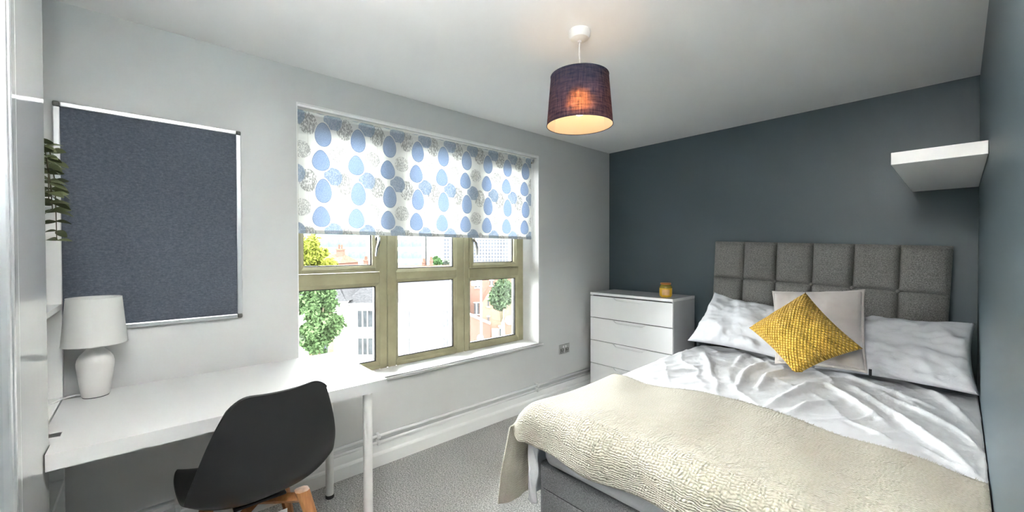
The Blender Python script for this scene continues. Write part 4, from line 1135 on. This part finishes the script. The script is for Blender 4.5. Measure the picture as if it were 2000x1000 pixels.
# low brick garden wall
FW = 29.0; gw = ext('garden_wall', 'low brick garden wall with white coping at the corner', 'wall', 0, FW)
B().poly_extrude([(ru(900, FW), 0), (ru(957, FW), 0), (ru(957, FW), zv(632, FW) - GZ), (ru(900, FW), zv(607, FW) - GZ)], 'y', 0, .3).build('brickwork', M_BRICK, gw, local=True)
B().poly_extrude([(ru(900, FW), zv(607, FW) - GZ), (ru(957, FW), zv(632, FW) - GZ), (ru(957, FW), zv(629.5, FW) - GZ), (ru(900, FW), zv(604, FW) - GZ)], 'y', -.05, .35).build('coping', M_RENDER, gw, local=True)
# street lamp and road sign
FS = 24.0
sl = ext('street_lamp', 'pale street lamp post beside the brick buildings', 'lamp post', ru(939.5, FS), FS)
auto_smooth(B().tube([(0, 0, 0), (0, 0, 1.2), (0, 0, 1.25), (0, 0, 8.9)], [.085, .085, .06, .05], 14).build('post', M_LEG, sl, local=True))
B().box(-.55, -.05, -.12, .12, zv(556, FS) - GZ, zv(546, FS) - GZ, .02).build('lamp_head', M_LEG, sl, local=True)
sg = ext('road_sign', 'round blue road sign with white left arrow', 'sign', ru(938.5, FS), FS - .35)
M_BLUE = simple('sign_blue', (0.0078, 0.0364, 0.0975, 1), .5); M_SIGNW = simple('sign_white', (.8, .8, .8, 1), .5)
zc = zv(655.5, FS) - GZ
auto_smooth(B().tube([(0, .03, 0), (0, .03, zc)], .03, 10).build('post', M_GREYPLASTIC, sg, local=True))
auto_smooth(B().tube([(0, -.012, zc), (0, .010, zc)], .185, 28).build('disc', M_BLUE, sg, local=True))
B().poly_extrude([(-.14, zc), (-.05, zc + .085), (-.05, zc + .035), (.13, zc + .035), (.13, zc - .035), (-.05, zc - .035), (-.05, zc - .085)], 'y', -.016, -.0125).build('arrow', M_SIGNW, sg, local=True)

# --- trees
def tree(name, label, u, vtop, vbot, upx, f, leafcol, seed, nl=5200, group='trees outside the window', ls=.16):
    e = ext(name, label, 'tree', ru(u, f), f, group=group)
    m = simple(name + '_leaves', leafcol, .7, .0, var=.5, vscale=1.2)
    rn = random.Random(seed); R = upx / F_PX * f / 2; z0, z1 = zv(vbot, f) - GZ, zv(vtop, f) - GZ; zc_, hz = (z0 + z1) / 2, (z1 - z0) / 2
    blobs = []
    for k in range(60):
        while True:
            a = Vector((rn.uniform(-1, 1), rn.uniform(-1, 1), rn.uniform(-1, 1)))
            if a.length < .92: break
        blobs.append((Vector((a.x * R, a.y * R, zc_ + a.z * hz)), rn.uniform(.26, .40) * min(R, hz)))
    vs_, fs = [], []
    for k in range(nl):
        c, r_ = rn.choice(blobs); d = Vector((rn.gauss(0, 1), rn.gauss(0, 1), rn.gauss(0, 1))).normalized() * r_ * rn.random() ** .4
        p = c + d; s = ls * rn.uniform(.6, 1.3)
        a = Vector((rn.gauss(0, 1), rn.gauss(0, 1), rn.gauss(0, 1))).normalized(); b_ = a.cross(Vector((rn.gauss(0, 1), rn.gauss(0, 1), rn.gauss(0, 1)))).normalized()
        n0 = len(vs_); vs_ += [p - a * s, p + b_ * s * .5, p + a * s, p - b_ * s * .5]; fs.append((n0, n0 + 1, n0 + 2, n0 + 3))
    mesh('crown', vs_, fs, m, e, local=True)
    b = B().tube([(0, 0, 0), (.1, 0, z0 * .5), (0, .05, zc_)], [.22, .17, .09], 10)
    for k in range(7):
        c = blobs[k][0]; b.tube([(0, .02, max(.5, z0 * .8 + .2 * k)), ((c.x) * .5, c.y * .5, (c.z + z0) / 2), tuple(c)], [.09, .06, .03], 6)
    b.build('trunk', M_STEM, e, True, local=True)
tree('street_tree', 'large leafy green street tree close to the window', 616, 540, 692, 92, 20, (0.0267, 0.0434, 0.0188, 1), 11, 12000, ls=.12)
tree('back_tree', 'yellow-green tree in front of the office block', 606, 458, 540, 62, 30, (0.0602, 0.0681, 0.0125, 1), 12, 4200, ls=.16)
tree('garden_tree', 'small yellow-green tree beside the tall chimney', 643, 502, 545, 34, 28, (0.0668, 0.0701, 0.0125, 1), 15, 1500, ls=.14)
tree('corner_tree', 'bushy green tree against the red brick building', 980, 540, 604, 46, 28, (0.0267, 0.0392, 0.0220, 1), 13, 4800, ls=.16)
tree('distant_tree', 'distant green tree below the pale tower block', 853, 499, 518, 18, 90, (0.0244, 0.0454, 0.0188, 1), 14, 1500, ls=.4)
tree('distant_tree', 'low distant tree at the foot of the tower block', 876, 505, 519, 26, 95, (0.0446, 0.0536, 0.0439, 1), 16, 1200, ls=.4)
